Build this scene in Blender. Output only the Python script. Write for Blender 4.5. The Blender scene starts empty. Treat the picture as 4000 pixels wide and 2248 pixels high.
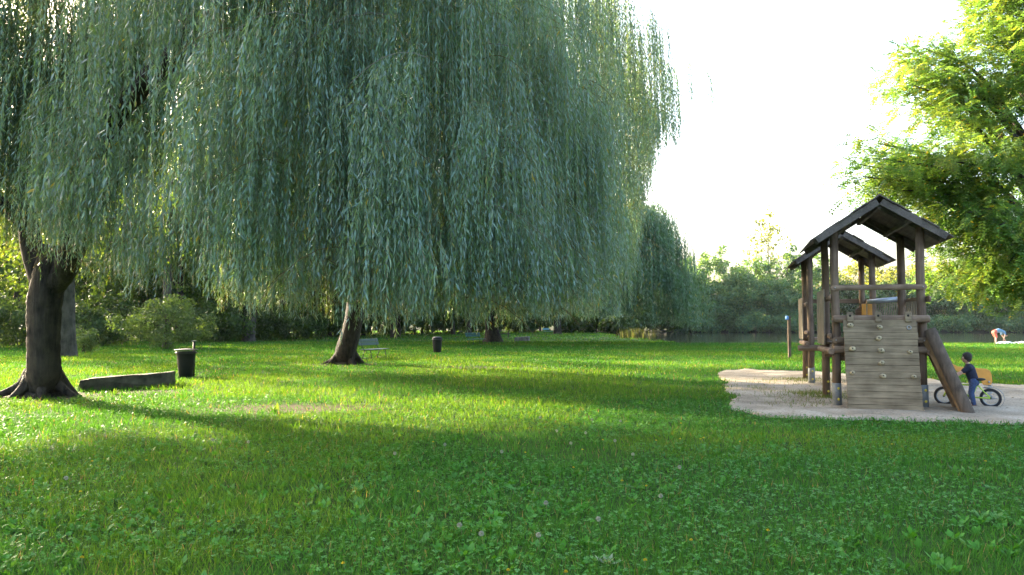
import bpy, bmesh, math, random
import numpy as np
from mathutils import Vector, Matrix, Euler
random.seed(7)
rng = np.random.default_rng(11)
scene = bpy.context.scene
COL = scene.collection
R = math.radians

# ------------------------------------------------------------------ camera
CAM_H = 1.55
FPX, CX, CY, HOR = 3000.0, 2000.0, 1124.0, 1262.0
PITCH = math.atan((HOR - CY) / FPX)
cam_d = bpy.data.cameras.new('camera'); cam = bpy.data.objects.new('camera', cam_d); COL.objects.link(cam)
cam_d.sensor_width = 36; cam_d.lens = 27.0; cam_d.clip_end = 6000; cam_d.clip_start = 0.05
cam.location = (0, 0, CAM_H); cam.rotation_euler = (R(90) + PITCH, 0, 0)
scene.camera = cam
FW = np.array([0, math.cos(PITCH), math.sin(PITCH)]); UPV = np.array([0, -math.sin(PITCH), math.cos(PITCH)])

def ray(px, py):
    return FW + np.array([(px - CX) / FPX, 0, 0]) + UPV * ((CY - py) / FPX)
def at(px, py, Y):
    d = ray(px, py); return Vector(d / d[1] * Y) + Vector((0, 0, CAM_H))
def gnd(px, py, z=0.0):
    d = ray(px, py); t = (z - CAM_H) / d[2]; return Vector(d * t) + Vector((0, 0, CAM_H))

# ------------------------------------------------------------------ materials
def new_mat(name):
    m = bpy.data.materials.new(name); m.use_nodes = True
    nt = m.node_tree; nt.nodes.clear()
    return m, nt, nt.nodes, nt.links
def simple(name, col, rough=0.6, metal=0.0, noise=0.0, nscale=20.0, bump=0.0, spec=0.4):
    m, nt, n, l = new_mat(name)
    o = n.new('ShaderNodeOutputMaterial'); b = n.new('ShaderNodeBsdfPrincipled')
    b.inputs['Roughness'].default_value = rough; b.inputs['Metallic'].default_value = metal
    b.inputs['Specular IOR Level'].default_value = spec
    l.new(b.outputs[0], o.inputs[0])
    if noise > 0:
        tc = n.new('ShaderNodeTexCoord'); no = n.new('ShaderNodeTexNoise'); no.inputs['Scale'].default_value = nscale
        no.inputs['Detail'].default_value = 5
        l.new(tc.outputs['Object'], no.inputs['Vector'])
        r = n.new('ShaderNodeValToRGB')
        r.color_ramp.elements[0].position = .3; r.color_ramp.elements[1].position = .7
        r.color_ramp.elements[0].color = tuple(c * (1 - noise) for c in col) + (1,)
        r.color_ramp.elements[1].color = tuple(min(1, c * (1 + noise)) for c in col) + (1,)
        l.new(no.outputs['Fac'], r.inputs[0]); l.new(r.outputs[0], b.inputs['Base Color'])
        if bump > 0:
            bp = n.new('ShaderNodeBump'); bp.inputs['Strength'].default_value = bump; bp.inputs['Distance'].default_value = .02
            l.new(no.outputs['Fac'], bp.inputs['Height']); l.new(bp.outputs[0], b.inputs['Normal'])
    else:
        b.inputs['Base Color'].default_value = tuple(col) + (1,)
    return m
def wood(name, dark, light, rotz=0.0, scale=(30, 30, 2.2), bump=.35, mid=None):
    m, nt, n, l = new_mat(name)
    o = n.new('ShaderNodeOutputMaterial'); b = n.new('ShaderNodeBsdfPrincipled')
    b.inputs['Roughness'].default_value = .8; b.inputs['Specular IOR Level'].default_value = .25
    l.new(b.outputs[0], o.inputs[0])
    tc = n.new('ShaderNodeTexCoord'); mr = n.new('ShaderNodeMapping'); mp = n.new('ShaderNodeMapping')
    mr.inputs['Rotation'].default_value = (0, 0, rotz); mp.inputs['Scale'].default_value = scale
    l.new(tc.outputs['Object'], mr.inputs[0]); l.new(mr.outputs[0], mp.inputs[0])
    no = n.new('ShaderNodeTexNoise'); no.inputs['Scale'].default_value = 1; no.inputs['Detail'].default_value = 6; no.inputs['Roughness'].default_value = .65
    l.new(mp.outputs[0], no.inputs['Vector'])
    n2 = n.new('ShaderNodeTexNoise'); n2.inputs['Scale'].default_value = 3.2; n2.inputs['Detail'].default_value = 3
    l.new(tc.outputs['Object'], n2.inputs['Vector'])
    mx = n.new('ShaderNodeMath'); mx.operation = 'MULTIPLY_ADD'; mx.inputs[1].default_value = .55; 
    l.new(no.outputs['Fac'], mx.inputs[0])
    m3 = n.new('ShaderNodeMath'); m3.operation = 'MULTIPLY'; m3.inputs[1].default_value = .45
    l.new(n2.outputs['Fac'], m3.inputs[0]); l.new(m3.outputs[0], mx.inputs[2])
    r = n.new('ShaderNodeValToRGB')
    r.color_ramp.elements[0].position = .36; r.color_ramp.elements[1].position = .66
    r.color_ramp.elements[0].color = tuple(dark) + (1,); r.color_ramp.elements[1].color = tuple(light) + (1,)
    l.new(mx.outputs[0], r.inputs[0]); l.new(r.outputs[0], b.inputs['Base Color'])
    bp = n.new('ShaderNodeBump'); bp.inputs['Strength'].default_value = bump; bp.inputs['Distance'].default_value = .01
    l.new(no.outputs['Fac'], bp.inputs['Height']); l.new(bp.outputs[0], b.inputs['Normal'])
    return m
def bark(name, dark, light, scale=(10, 10, 1.3), bump=1.0):
    m = wood(name, dark, light, 0, scale, bump)
    for nd in m.node_tree.nodes:
        if nd.type == 'BUMP': nd.inputs['Distance'].default_value = .10
    return m
def leafmat(name, trans=.45, boost=(1.35, 1.55, .55), rough=.5, spec=.35):
    m, nt, n, l = new_mat(name)
    o = n.new('ShaderNodeOutputMaterial'); b = n.new('ShaderNodeBsdfPrincipled'); t = n.new('ShaderNodeBsdfTranslucent')
    a = n.new('ShaderNodeAttribute'); a.attribute_name = 'tint'
    b.inputs['Roughness'].default_value = rough; b.inputs['Specular IOR Level'].default_value = spec
    l.new(a.outputs['Color'], b.inputs['Base Color'])
    mu = n.new('ShaderNodeMix'); mu.data_type = 'RGBA'; mu.blend_type = 'MULTIPLY'; mu.inputs['Factor'].default_value = 1
    mu.inputs[7].default_value = (*[x * 1.0 for x in boost], 1)
    l.new(a.outputs['Color'], mu.inputs[6]); l.new(mu.outputs[2], t.inputs['Color'])
    mx = n.new('ShaderNodeMixShader'); mx.inputs[0].default_value = trans
    l.new(b.outputs[0], mx.inputs[1]); l.new(t.outputs[0], mx.inputs[2]); l.new(mx.outputs[0], o.inputs[0])
    return m
ANG = R(16.5)
M = {}
M['post'] = wood('weathered_post', (.085, .056, .039), (.235, .163, .112))
M['beam_a'] = wood('weathered_beam_a', (.115, .078, .052), (.31, .215, .145), ANG, (2.2, 30, 30))
M['beam_b'] = wood('weathered_beam_b', (.105, .07, .048), (.29, .20, .135), ANG, (30, 2.2, 30))
M['board_a'] = wood('grey_board', (.105, .076, .044), (.30, .228, .142), ANG, (2.0, 26, 26))
M['slat'] = wood('grey_slat', (.17, .135, .095), (.37, .30, .22))
M['roof'] = wood('dark_roof_board', (.060, .050, .043), (.17, .145, .125), ANG, (26, 2.0, 26))
M['cut'] = wood('split_log_face', (.10, .06, .03), (.30, .19, .09), 0, (12, 12, 3))
M['log'] = wood('dark_split_log', (.046, .034, .025), (.15, .112, .082), 0, (22, 22, 3))
M['steel'] = simple('galvanised_steel', (.30, .32, .34), .45, .6, .15, 12)
M['foot'] = simple('grey_steel_foot', (.20, .21, .215), .6, .2, .2, 14)
M['capyel'] = simple('yellow_cap', (.62, .50, .06), .5)
M['bolt'] = simple('bolt_metal', (.33, .32, .30), .5, .5)
M['hold'] = simple('climbing_hold', (.38, .31, .19), .75, 0, .35, 18, .3)
M['dark'] = simple('dark_hole', (.012, .011, .01), .9)
M['orange'] = simple('orange_panel', (.60, .27, .045), .55, 0, .12, 6)
M['blue'] = simple('blue_plastic', (.10, .25, .62), .5)
M['tyre'] = simple('tyre_rubber', (.016, .016, .02), .75)
M['lime'] = simple('lime_paint', (.45, .62, .06), .35, spec=.5)
M['blackplastic'] = simple('black_plastic', (.009, .009, .010), .5, 0, .3, 9, .15, spec=.3)
M['binlid'] = simple('bin_lid', (.07, .07, .065), .6, 0, .3, 9)
M['binpost'] = simple('bin_post', (.03, .03, .028), .6)
M['benchgreen'] = simple('bench_green_paint', (.032, .080, .066), .5, 0, .2, 10)
M['benchblue'] = simple('bench_blue_green_paint', (.045, .16, .18), .5, 0, .2, 10)
M['benchleg'] = simple('bench_leg_metal', (.03, .04, .035), .5, .2)
M['stone'] = simple('mossy_stone', (.085, .080, .055), .9, 0, .6, 5, .6)
M['stone2'] = simple('grey_stone', (.18, .175, .17), .9, 0, .45, 5, .5)
M['skin'] = simple('skin', (.50, .30, .21), .55)
M['hair'] = simple('dark_hair', (.022, .015, .011), .65, 0, .5, 60, .4)
M['navy'] = simple('navy_tshirt', (.012, .015, .035), .85, 0, .25, 30)
M['jeans'] = simple('blue_jeans', (.035, .060, .135), .85, 0, .3, 30)
M['shoe'] = simple('child_shoe', (.11, .05, .045), .7)
M['coral'] = simple('coral_shorts', (.62, .14, .09), .8)
M['shirtblue'] = simple('blue_tshirt', (.15, .27, .38), .8)
M['white'] = simple('white_cloth', (.72, .74, .76), .8, 0, .12, 8)
M['picnic'] = wood('picnic_wood', (.03, .025, .02), (.09, .07, .055), 0, (3, 24, 24))
M['bark1'] = bark('willow_bark', (.008, .006, .005), (.078, .060, .042))
M['bark2'] = bark('grey_bark', (.030, .027, .022), (.115, .102, .085), (6, 6, 2), .7)
M['bark3'] = bark('dark_bark', (.015, .012, .009), (.07, .055, .04))
M['birch'] = bark('birch_bark', (.16, .15, .13), (.52, .5, .46), (3, 3, 9), .3)
M['leaf_willow'] = leafmat('willow_leaf', .37, (1.9, 1.75, .50), .38, .75)
M['leaf_broad'] = leafmat('broad_leaf', .48, (2.0, 1.75, .45), .5, .3)
M['leaf_robinia'] = leafmat('robinia_leaf', .56, (1.55, 1.5, .6), .5, .25)
M['grass'] = leafmat('grass_blade', .40, (2.1, 1.5, .6), .6, .14)
M['weed'] = leafmat('weed_leaf', .34, (1.8, 1.5, .5), .55, .13)
M['petal'] = leafmat('petal', .3, (1, 1, 1), .6, .2)

# ------------------------------------------------------------------ object helpers
def tag(o, label=None, cat=None, group=None, kind=None):
    if label: o['label'] = label
    if cat: o['category'] = cat
    if group: o['group'] = group
    if kind: o['kind'] = kind
    return o
def thing(name, label, cat, loc=(0, 0, 0), rotz=0, group=None):
    o = bpy.data.objects.new(name, None); COL.objects.link(o); o.empty_display_size = .2
    o.location = loc; o.rotation_euler = (0, 0, rotz)
    return tag(o, label, cat, group)
def link(o, parent=None, world=True):
    COL.objects.link(o)
    if parent is not None:
        o.parent = parent
        if world:
            if parent.parent is None and parent.type == 'EMPTY':
                o.matrix_parent_inverse = Matrix.LocRotScale(parent.location, parent.rotation_euler, parent.scale).inverted()
    return o
def children(o): return [c for c in bpy.data.objects if c.parent == o]
def copy_tree(o, parent=None):
    c = o.copy(); COL.objects.link(c)
    if parent is not None: c.parent = parent
    for ch in children(o): copy_tree(ch, c)
    return c

class MB:
    def __init__(s): s.v = []; s.f = []; s.sm = []
    def add(s, vs, fs, smooth=False):
        b = len(s.v); s.v += [tuple(v) for v in vs]
        for f in fs: s.f.append(tuple(i + b for i in f)); s.sm.append(smooth)
        return s
    def box(s, c, ax, ay, az):
        c, ax, ay, az = map(Vector, (c, ax, ay, az))
        vs = [c + ax * i + ay * j + az * k for i in (-1, 1) for j in (-1, 1) for k in (-1, 1)]
        fs = [(0, 1, 3, 2), (4, 6, 7, 5), (0, 4, 5, 1), (2, 3, 7, 6), (0, 2, 6, 4), (1, 5, 7, 3)]
        return s.add(vs, fs)
    def bar(s, p0, p1, w, h, up=(0, 0, 1)):
        p0, p1, up = Vector(p0), Vector(p1), Vector(up)
        d = (p1 - p0); a = d.normalized(); sd = a.cross(up)
        if sd.length < 1e-4: sd = a.cross(Vector((1, 0, 0)))
        sd.normalize(); u = sd.cross(a).normalized()
        return s.box((p0 + p1) / 2, d / 2, sd * w / 2, u * h / 2)
    def tube(s, pts, rad, n=12, cap=True, jit=0.0, lobes=0.0, half=None):
        pts = [Vector(p) for p in pts]
        if not hasattr(rad, '__len__'): rad = [rad] * len(pts)
        vs = []; fs = []; prev = None; ph = random.random() * 6.28
        for i, p in enumerate(pts):
            t = (pts[min(i + 1, len(pts) - 1)] - pts[max(i - 1, 0)]).normalized()
            if prev is None:
                a = t.cross(Vector((0, 0, 1)))
                if a.length < .2: a = t.cross(Vector((0, 1, 0)))
                a.normalize()
            else:
                a = prev - t * prev.dot(t); a.normalize()
            prev = a; b = t.cross(a)
            for k in range(n):
                an = 2 * math.pi * k / n
                r = rad[i] * (1 + jit * (random.random() - .5) + lobes * math.sin(an * 3 + ph) * .6 + lobes * math.sin(an * 5 + ph * 2) * .4)
                vs.append(p + a * math.cos(an) * r + b * math.sin(an) * r)
        for i in range(len(pts) - 1):
            for k in range(n):
                k2 = (k + 1) % n
                fs.append((i * n + k, i * n + k2, (i + 1) * n + k2, (i + 1) * n + k))
        s.add(vs, fs, True)
        if cap:
            b = len(s.v) - len(vs)
            s.f.append(tuple(b + k for k in reversed(range(n)))); s.sm.append(False)
            s.f.append(tuple(b + (len(pts) - 1) * n + k for k in range(n))); s.sm.append(False)
        return s
    def lathe(s, prof, n=20, o=(0, 0, 0), smooth=True):
        o = Vector(o); vs = []; fs = []
        for r, z in prof:
            for k in range(n):
                a = 2 * math.pi * k / n; vs.append(o + Vector((r * math.cos(a), r * math.sin(a), z)))
        for i in range(len(prof) - 1):
            for k in range(n):
                k2 = (k + 1) % n; fs.append((i * n + k, i * n + k2, (i + 1) * n + k2, (i + 1) * n + k))
        fs.append(tuple(reversed(range(n)))); fs.append(tuple((len(prof) - 1) * n + k for k in range(n)))
        return s.add(vs, fs, smooth)
    def prism(s, poly, vec, smooth=False):
        poly = [Vector(p) for p in poly]; vec = Vector(vec); n = len(poly)
        fs = [tuple(range(n)), tuple(n + k for k in reversed(range(n)))]
        fs += [(k, n + k, n + (k + 1) % n, (k + 1) % n) for k in range(n)]
        return s.add(poly + [p + vec for p in poly], fs, smooth)
    def torus(s, c, axis, R0, r0, n=40, m=10):
        c, ax = Vector(c), Vector(axis).normalized()
        a = ax.cross(Vector((0, 0, 1))); a = a.normalized() if a.length > .1 else Vector((1, 0, 0)); b = ax.cross(a)
        vs = []; fs = []
        for i in range(n):
            t = 2 * math.pi * i / n; e = a * math.cos(t) + b * math.sin(t)
            for j in range(m):
                u = 2 * math.pi * j / m; vs.append(c + e * (R0 + r0 * math.cos(u)) + ax * r0 * math.sin(u))
        for i in range(n):
            for j in range(m):
                fs.append((i * m + j, ((i + 1) % n) * m + j, ((i + 1) % n) * m + (j + 1) % m, i * m + (j + 1) % m))
        return s.add(vs, fs, True)
    def ball(s, c, rx, ry, rz, n=14, m=10, jit=0.0):
        c = Vector(c); vs = []; fs = []
        for i in range(1, m):
            ph = math.pi * i / m
            for k in range(n):
                a = 2 * math.pi * k / n; q = 1 + jit * (random.random() - .5)
                vs.append(c + Vector((rx * math.sin(ph) * math.cos(a) * q, ry * math.sin(ph) * math.sin(a) * q, rz * math.cos(ph) * q)))
        for i in range(m - 2):
            for k in range(n):
                k2 = (k + 1) % n; fs.append((i * n + k, (i + 1) * n + k, (i + 1) * n + k2, i * n + k2))
        t = len(vs); vs += [c + Vector((0, 0, rz)), c - Vector((0, 0, rz))]
        for k in range(n):
            fs.append((t, k, (k + 1) % n)); fs.append((t + 1, (m - 2) * n + (k + 1) % n, (m - 2) * n + k))
        return s.add(vs, fs, True)
    def build(s, name, mat, parent=None, bevel=0.0, world=True):
        me = bpy.data.meshes.new(name); me.from_pydata(s.v, [], s.f)
        me.polygons.foreach_set('use_smooth', s.sm)
        me.materials.append(mat); me.update()
        o = bpy.data.objects.new(name, me); link(o, parent, world)
        if bevel > 0:
            b = o.modifiers.new('bevel', 'BEVEL'); b.width = bevel; b.segments = 2; b.limit_method = 'ANGLE'; b.angle_limit = R(40)
        return o

def nrm(a):
    return a / np.maximum(np.linalg.norm(a, axis=-1, keepdims=True), 1e-9)
def leaf_quads(P, D, Nn, L, W, mid=.42, fold=.12):
    D = nrm(D); S = nrm(np.cross(D, Nn)); N2 = np.cross(S, D)
    L = L[:, None]; W = W[:, None]
    m = P + D * L * mid - N2 * W * fold
    return np.stack([P, m + S * W * .5 , P + D * L - N2 * L * .06, m - S * W * .5], 1)
def quad_obj(name, Q, colr, mat, parent=None, world=True):
    n = len(Q); me = bpy.data.meshes.new(name)
    me.vertices.add(n * 4); me.vertices.foreach_set('co', np.ascontiguousarray(Q, dtype=np.float32).ravel())
    me.loops.add(n * 4); me.loops.foreach_set('vertex_index', np.arange(n * 4, dtype=np.int32))
    me.polygons.add(n); me.polygons.foreach_set('loop_start', np.arange(0, n * 4, 4, dtype=np.int32))
    me.polygons.foreach_set('loop_total', np.full(n, 4, dtype=np.int32))
    at_ = me.attributes.new('tint', 'FLOAT_COLOR', 'FACE')
    c4 = np.ones((n, 4), dtype=np.float32); c4[:, :3] = np.clip(colr, 0, 1); at_.data.foreach_set('color', c4.ravel())
    me.update(calc_edges=True); me.materials.append(mat)
    o = bpy.data.objects.new(name, me); link(o, parent, world)
    return o
def palette(n, cols, var=.18, r=rng):
    cols = np.array(cols); i = r.integers(0, len(cols), n); j = r.integers(0, len(cols), n); t = r.random((n, 1))
    return (cols[i] * (1 - t) + cols[j] * t) * (1 + var * (r.random((n, 1)) * 2 - 1))
def unit(n, r=rng):
    return nrm(r.normal(size=(n, 3)))
def vnoise(x, y, s, seed=0):
    # smooth value noise in [0,1]
    x = np.asarray(x) / s + 1000; y = np.asarray(y) / s + 1000
    xi = np.floor(x).astype(np.int64); yi = np.floor(y).astype(np.int64); xf = x - xi; yf = y - yi
    def h(a, b):
        v = (a * 374761393 + b * 668265263 + seed * 974634777) & 0x7fffffff
        v = ((v ^ (v >> 13)) * 1274126177) & 0x7fffffff
        return ((v ^ (v >> 16)) & 0xffff) / 65535.0
    u = xf * xf * (3 - 2 * xf); w = yf * yf * (3 - 2 * yf)
    return (h(xi, yi) * (1 - u) + h(xi + 1, yi) * u) * (1 - w) + (h(xi, yi + 1) * (1 - u) + h(xi + 1, yi + 1) * u) * w

# ------------------------------------------------------------------ world and light
SUN_AZ, SUN_EL = R(-50), R(20)     # azimuth from +Y towards +X
w = bpy.data.worlds.new('World'); scene.world = w; w.use_nodes = True
nt = w.node_tree; bg = nt.nodes['Background']; sky = nt.nodes.new('ShaderNodeTexSky')
sky.sky_type = 'NISHITA'; sky.sun_disc = False; sky.sun_elevation = SUN_EL; sky.sun_rotation = SUN_AZ
sky.dust_density = 6.0; sky.air_density = 1.0; sky.ozone_density = 1.0
nt.links.new(sky.outputs[0], bg.inputs[0]); bg.inputs[1].default_value = .15
sl = bpy.data.lights.new('sun', 'SUN'); so = bpy.data.objects.new('sun', sl); COL.objects.link(so)
sl.energy = 4.1; sl.angle = R(.6); sl.color = (1.0, .86, .62)
sd = Vector((math.sin(SUN_AZ) * math.cos(SUN_EL), math.cos(SUN_AZ) * math.cos(SUN_EL), math.sin(SUN_EL)))
so.rotation_euler = sd.to_track_quat('Z', 'Y').to_euler(); so.location = (-30, 20, 30)
scene.view_settings.view_transform = 'Standard'; scene.view_settings.look = 'None'
scene.view_settings.exposure = 2.95; scene.view_settings.gamma = 1
cy = scene.cycles
cy.use_denoising = True
cy.max_bounces = 6; cy.diffuse_bounces = 3; cy.glossy_bounces = 2; cy.transmission_bounces = 4; cy.transparent_max_bounces = 4
cy.caustics_reflective = False; cy.caustics_refractive = False; cy.sample_clamp_indirect = 6

# ------------------------------------------------------------------ setting: ground, sand, lake
LAKE_Z = -.45
def lake_d(x, y):
    wob = 2.2 * (vnoise(x, y, 9, 3) - .5)
    wf = 5.0 * (vnoise(x, y, 22, 5) - .5)
    return np.minimum(np.minimum(x - 12.5 + wob * 1.3 - np.clip((y - 60) * .02, 0, 2), y - 57.5 + wob * .6), 158 - y + wf)
def ground_h(x, y):
    d = lake_d(x, y); t = np.clip((d + .2) / 1.8, 0, 1); t = t * t * (3 - 2 * t)
    und = .05 * (vnoise(x, y, 4.5, 8) - .5) + .05 * (vnoise(x, y, 11, 9) - .5)
    far = np.clip((y - 159) / 40, 0, 1) * 1.2
    return -1.3 * t + und * np.clip((np.hypot(x - 7, y - 16) - 6) / 4, 0, 1) + far
gx = np.concatenate([np.linspace(-1500, -75, 16), np.arange(-72, 96, 1.2), np.linspace(99, 1500, 16)])
gy = np.concatenate([np.linspace(-300, -12, 8), np.arange(-10, 66, .8), np.arange(66, 172, 1.6), np.linspace(175, 2500, 18)])
GX, GY = np.meshgrid(gx, gy); GZ = ground_h(GX, GY)
nx, ny = len(gx), len(gy)
V = np.stack([GX, GY, GZ], -1).reshape(-1, 3)
idx = np.arange(nx * ny).reshape(ny, nx)
F = np.stack([idx[:-1, :-1], idx[:-1, 1:], idx[1:, 1:], idx[1:, :-1]], -1).reshape(-1, 4)
me = bpy.data.meshes.new('lawn'); me.from_pydata(V.tolist(), [], F.tolist()); me.polygons.foreach_set('use_smooth', [True] * len(F))
m, nt, n, l = new_mat('lawn_ground')
o_ = n.new('ShaderNodeOutputMaterial'); b = n.new('ShaderNodeBsdfPrincipled'); b.inputs['Roughness'].default_value = .95; b.inputs['Specular IOR Level'].default_value = .1
l.new(b.outputs[0], o_.inputs[0])
tc = n.new('ShaderNodeTexCoord')
na = n.new('ShaderNodeTexNoise'); na.inputs['Scale'].default_value = .9; na.inputs['Detail'].default_value = 8; na.inputs['Roughness'].default_value = .7
nb = n.new('ShaderNodeTexNoise'); nb.inputs['Scale'].default_value = 16; nb.inputs['Detail'].default_value = 6
for q in (na, nb): l.new(tc.outputs['Object'], q.inputs['Vector'])
r1 = n.new('ShaderNodeValToRGB'); e = r1.color_ramp.elements
e[0].position = .32; e[0].color = (.026, .055, .010, 1); e[1].position = .68; e[1].color = (.052, .12, .018, 1)
l.new(na.outputs['Fac'], r1.inputs[0])
r2 = n.new('ShaderNodeValToRGB'); e = r2.color_ramp.elements
e[0].position = .35; e[0].color = (.35, .35, .35, 1); e[1].position = .7; e[1].color = (1, 1, 1, 1)
l.new(nb.outputs['Fac'], r2.inputs[0])
mm = n.new('ShaderNodeMix'); mm.data_type = 'RGBA'; mm.blend_type = 'MULTIPLY'; mm.inputs['Factor'].default_value = 1
l.new(r1.outputs[0], mm.inputs[6]); l.new(r2.outputs[0], mm.inputs[7])
# bare earth along the far bank and under the water
sp = n.new('ShaderNodeSeparateXYZ'); l.new(tc.outputs['Object'], sp.inputs[0])
mr = n.new('ShaderNodeMapRange'); mr.inputs[1].default_value = -.12; mr.inputs[2].default_value = -.30
l.new(sp.outputs['Z'], mr.inputs[0])
far = n.new('ShaderNodeMapRange'); far.inputs[1].default_value = 150; far.inputs[2].default_value = 156; l.new(sp.outputs['Y'], far.inputs[0])
mxx = n.new('ShaderNodeMath'); mxx.operation = 'MAXIMUM'; l.new(mr.outputs[0], mxx.inputs[0]); l.new(far.outputs[0], mxx.inputs[1])
m2 = n.new('ShaderNodeMix'); m2.data_type = 'RGBA'; l.new(mxx.outputs[0], m2.inputs['Factor']); l.new(mm.outputs[2], m2.inputs[6])
m2.inputs[7].default_value = (.022, .028, .012, 1)
# worn earth patches
PATCH = [(gnd(1150, 1605), 2.1, 1.0), (gnd(1340, 1428), 1.5, 1.0), (gnd(170, 1552), 1.6, 1.0), (gnd(560, 1535), 1.4, .5), (gnd(1900, 1440), 2.6, .8), (gnd(1925, 1345), 2.2, 1.6)]
prev = m2.outputs[2]
for (c, rx, ry) in PATCH:
    mp = n.new('ShaderNodeMapping'); mp.inputs['Location'].default_value = (-c.x / rx, -c.y / ry, 0); mp.inputs['Scale'].default_value = (1 / rx, 1 / ry, 0)
    l.new(tc.outputs['Object'], mp.inputs[0])
    ln = n.new('ShaderNodeVectorMath'); ln.operation = 'LENGTH'; l.new(mp.outputs[0], ln.inputs[0])
    ad = n.new('ShaderNodeMath'); ad.operation = 'ADD'; l.new(ln.outputs['Value'], ad.inputs[0])
    sb = n.new('ShaderNodeMath'); sb.operation = 'MULTIPLY_ADD'; sb.inputs[1].default_value = 1.2; sb.inputs[2].default_value = -.6
    l.new(nb.outputs['Fac'], sb.inputs[0]); l.new(sb.outputs[0], ad.inputs[1])
    mg = n.new('ShaderNodeMapRange'); mg.inputs[1].default_value = 1.1; mg.inputs[2].default_value = .55; mg.inputs[4].default_value = .85
    l.new(ad.outputs[0], mg.inputs[0])
    mx = n.new('ShaderNodeMix'); mx.data_type = 'RGBA'; l.new(mg.outputs[0], mx.inputs['Factor']); l.new(prev, mx.inputs[6]); mx.inputs[7].default_value = (.075, .058, .032, 1)
    prev = mx.outputs[2]
l.new(prev, b.inputs['Base Color'])
bp = n.new('ShaderNodeBump'); bp.inputs['Strength'].default_value = .7; bp.inputs['Distance'].default_value = .03
l.new(nb.outputs['Fac'], bp.inputs['Height']); l.new(bp.outputs[0], b.inputs['Normal'])
me.materials.append(m)
lawn = bpy.data.objects.new('lawn', me); COL.objects.link(lawn)
tag(lawn, 'wide flat park lawn running down to the lake shore', 'lawn', kind='structure')

# water
m, nt, n, l = new_mat('lake_water')
o_ = n.new('ShaderNodeOutputMaterial'); b = n.new('ShaderNodeBsdfPrincipled'); l.new(b.outputs[0], o_.inputs[0])
b.inputs['Base Color'].default_value = (.018, .024, .016, 1); b.inputs['Roughness'].default_value = .07; b.inputs['Specular IOR Level'].default_value = .5
tc = n.new('ShaderNodeTexCoord'); mp = n.new('ShaderNodeMapping'); mp.inputs['Scale'].default_value = (.5, 1.6, 1); l.new(tc.outputs['Object'], mp.inputs[0])
no = n.new('ShaderNodeTexNoise'); no.inputs['Scale'].default_value = 1.3; no.inputs['Detail'].default_value = 3; l.new(mp.outputs[0], no.inputs['Vector'])
bp = n.new('ShaderNodeBump'); bp.inputs['Strength'].default_value = .12; bp.inputs['Distance'].default_value = .05
l.new(no.outputs['Fac'], bp.inputs['Height']); l.new(bp.outputs[0], b.inputs['Normal'])
me = bpy.data.meshes.new('lake_water'); me.from_pydata([(5, 50, LAKE_Z), (1200, 50, LAKE_Z), (1200, 172, LAKE_Z), (5, 172, LAKE_Z)], [], [(0, 1, 2, 3)]); me.materials.append(m)
lake = bpy.data.objects.new('lake_water', me); COL.objects.link(lake)
tag(lake, 'dark still lake between the lawn and the bushes', 'lake', kind='structure')

# sand
sand_px = [(2800, 1462), (2830, 1451), (2930, 1447), (3050, 1450), (3180, 1456), (3330, 1466), (3480, 1476), (3610, 1485), (3720, 1495), (3860, 1503), (4000, 1509), (4300, 1518),
           (4900, 1560), (4900, 1720), (4300, 1690), (4000, 1668), (3850, 1661), (3650, 1652), (3450, 1645), (3250, 1640), (3080, 1636), (2950, 1628), (2870, 1614), (2836, 1594), (2858, 1572), (2866, 1553), (2838, 1530), (2832, 1500), (2815, 1480)]
sp0 = [gnd(*p) for p in sand_px]
sp_ = []
for i, p in enumerate(sp0):
    q = sp0[(i + 1) % len(sp0)]; k = max(2, int((q - p).length / .12))
    for j in range(k):
        c = p.lerp(q, j / k); a = .15 * (vnoise(c.x, c.y, .30, 21) - .5) + .22 * (vnoise(c.x, c.y, .9, 22) - .5)
        sp_.append((c.x + float(a), c.y + float(a) * 1.3))
SAND = np.array(sp_)
def in_sand(x, y, poly=SAND):
    x = np.asarray(x); y = np.asarray(y); ins = np.zeros(x.shape, bool)
    sel = (x > poly[:, 0].min()) & (x < poly[:, 0].max()) & (y > poly[:, 1].min()) & (y < poly[:, 1].max())
    xs, ys = x[sel], y[sel]; r = np.zeros(xs.shape, bool)
    x1, y1 = poly[:, 0], poly[:, 1]; x2, y2 = np.roll(x1, -1), np.roll(y1, -1)
    for a, b_, c, d in zip(x1, y1, x2, y2):
        if b_ == d: continue
        k = ((b_ > ys) != (d > ys)) & (xs < (c - a) * (ys - b_) / (d - b_) + a); r ^= k
    ins[sel] = r; return ins
bm = bmesh.new(); vs = [bm.verts.new((x, y, .012)) for x, y in SAND]; f_ = bm.faces.new(vs); bmesh.ops.triangulate(bm, faces=[f_])
for v_ in np.arange(4.5, 13.5, .14):
    bmesh.ops.bisect_plane(bm, geom=bm.verts[:] + bm.edges[:] + bm.faces[:], plane_co=(v_, 0, 0), plane_no=(1, 0, 0))
for v_ in np.arange(11.2, 25.5, .18):
    bmesh.ops.bisect_plane(bm, geom=bm.verts[:] + bm.edges[:] + bm.faces[:], plane_co=(0, v_, 0), plane_no=(0, 1, 0))
for v in bm.verts:
    if not v.is_boundary: v.co.z += .006 + .035 * float(vnoise(v.co.x, v.co.y, .45, 23)) ** 2 + .02 * float(vnoise(v.co.x, v.co.y, .2, 24)) ** 2
bmesh.ops.recalc_face_normals(bm, faces=bm.faces[:])
for f in bm.faces: f.smooth = True
me = bpy.data.meshes.new('sand_area'); bm.to_mesh(me); bm.free()
m, nt, n, l = new_mat('pale_sand')
o_ = n.new('ShaderNodeOutputMaterial'); b = n.new('ShaderNodeBsdfPrincipled'); b.inputs['Roughness'].default_value = .95; b.inputs['Specular IOR Level'].default_value = .1; l.new(b.outputs[0], o_.inputs[0])
tc = n.new('ShaderNodeTexCoord')
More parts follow.
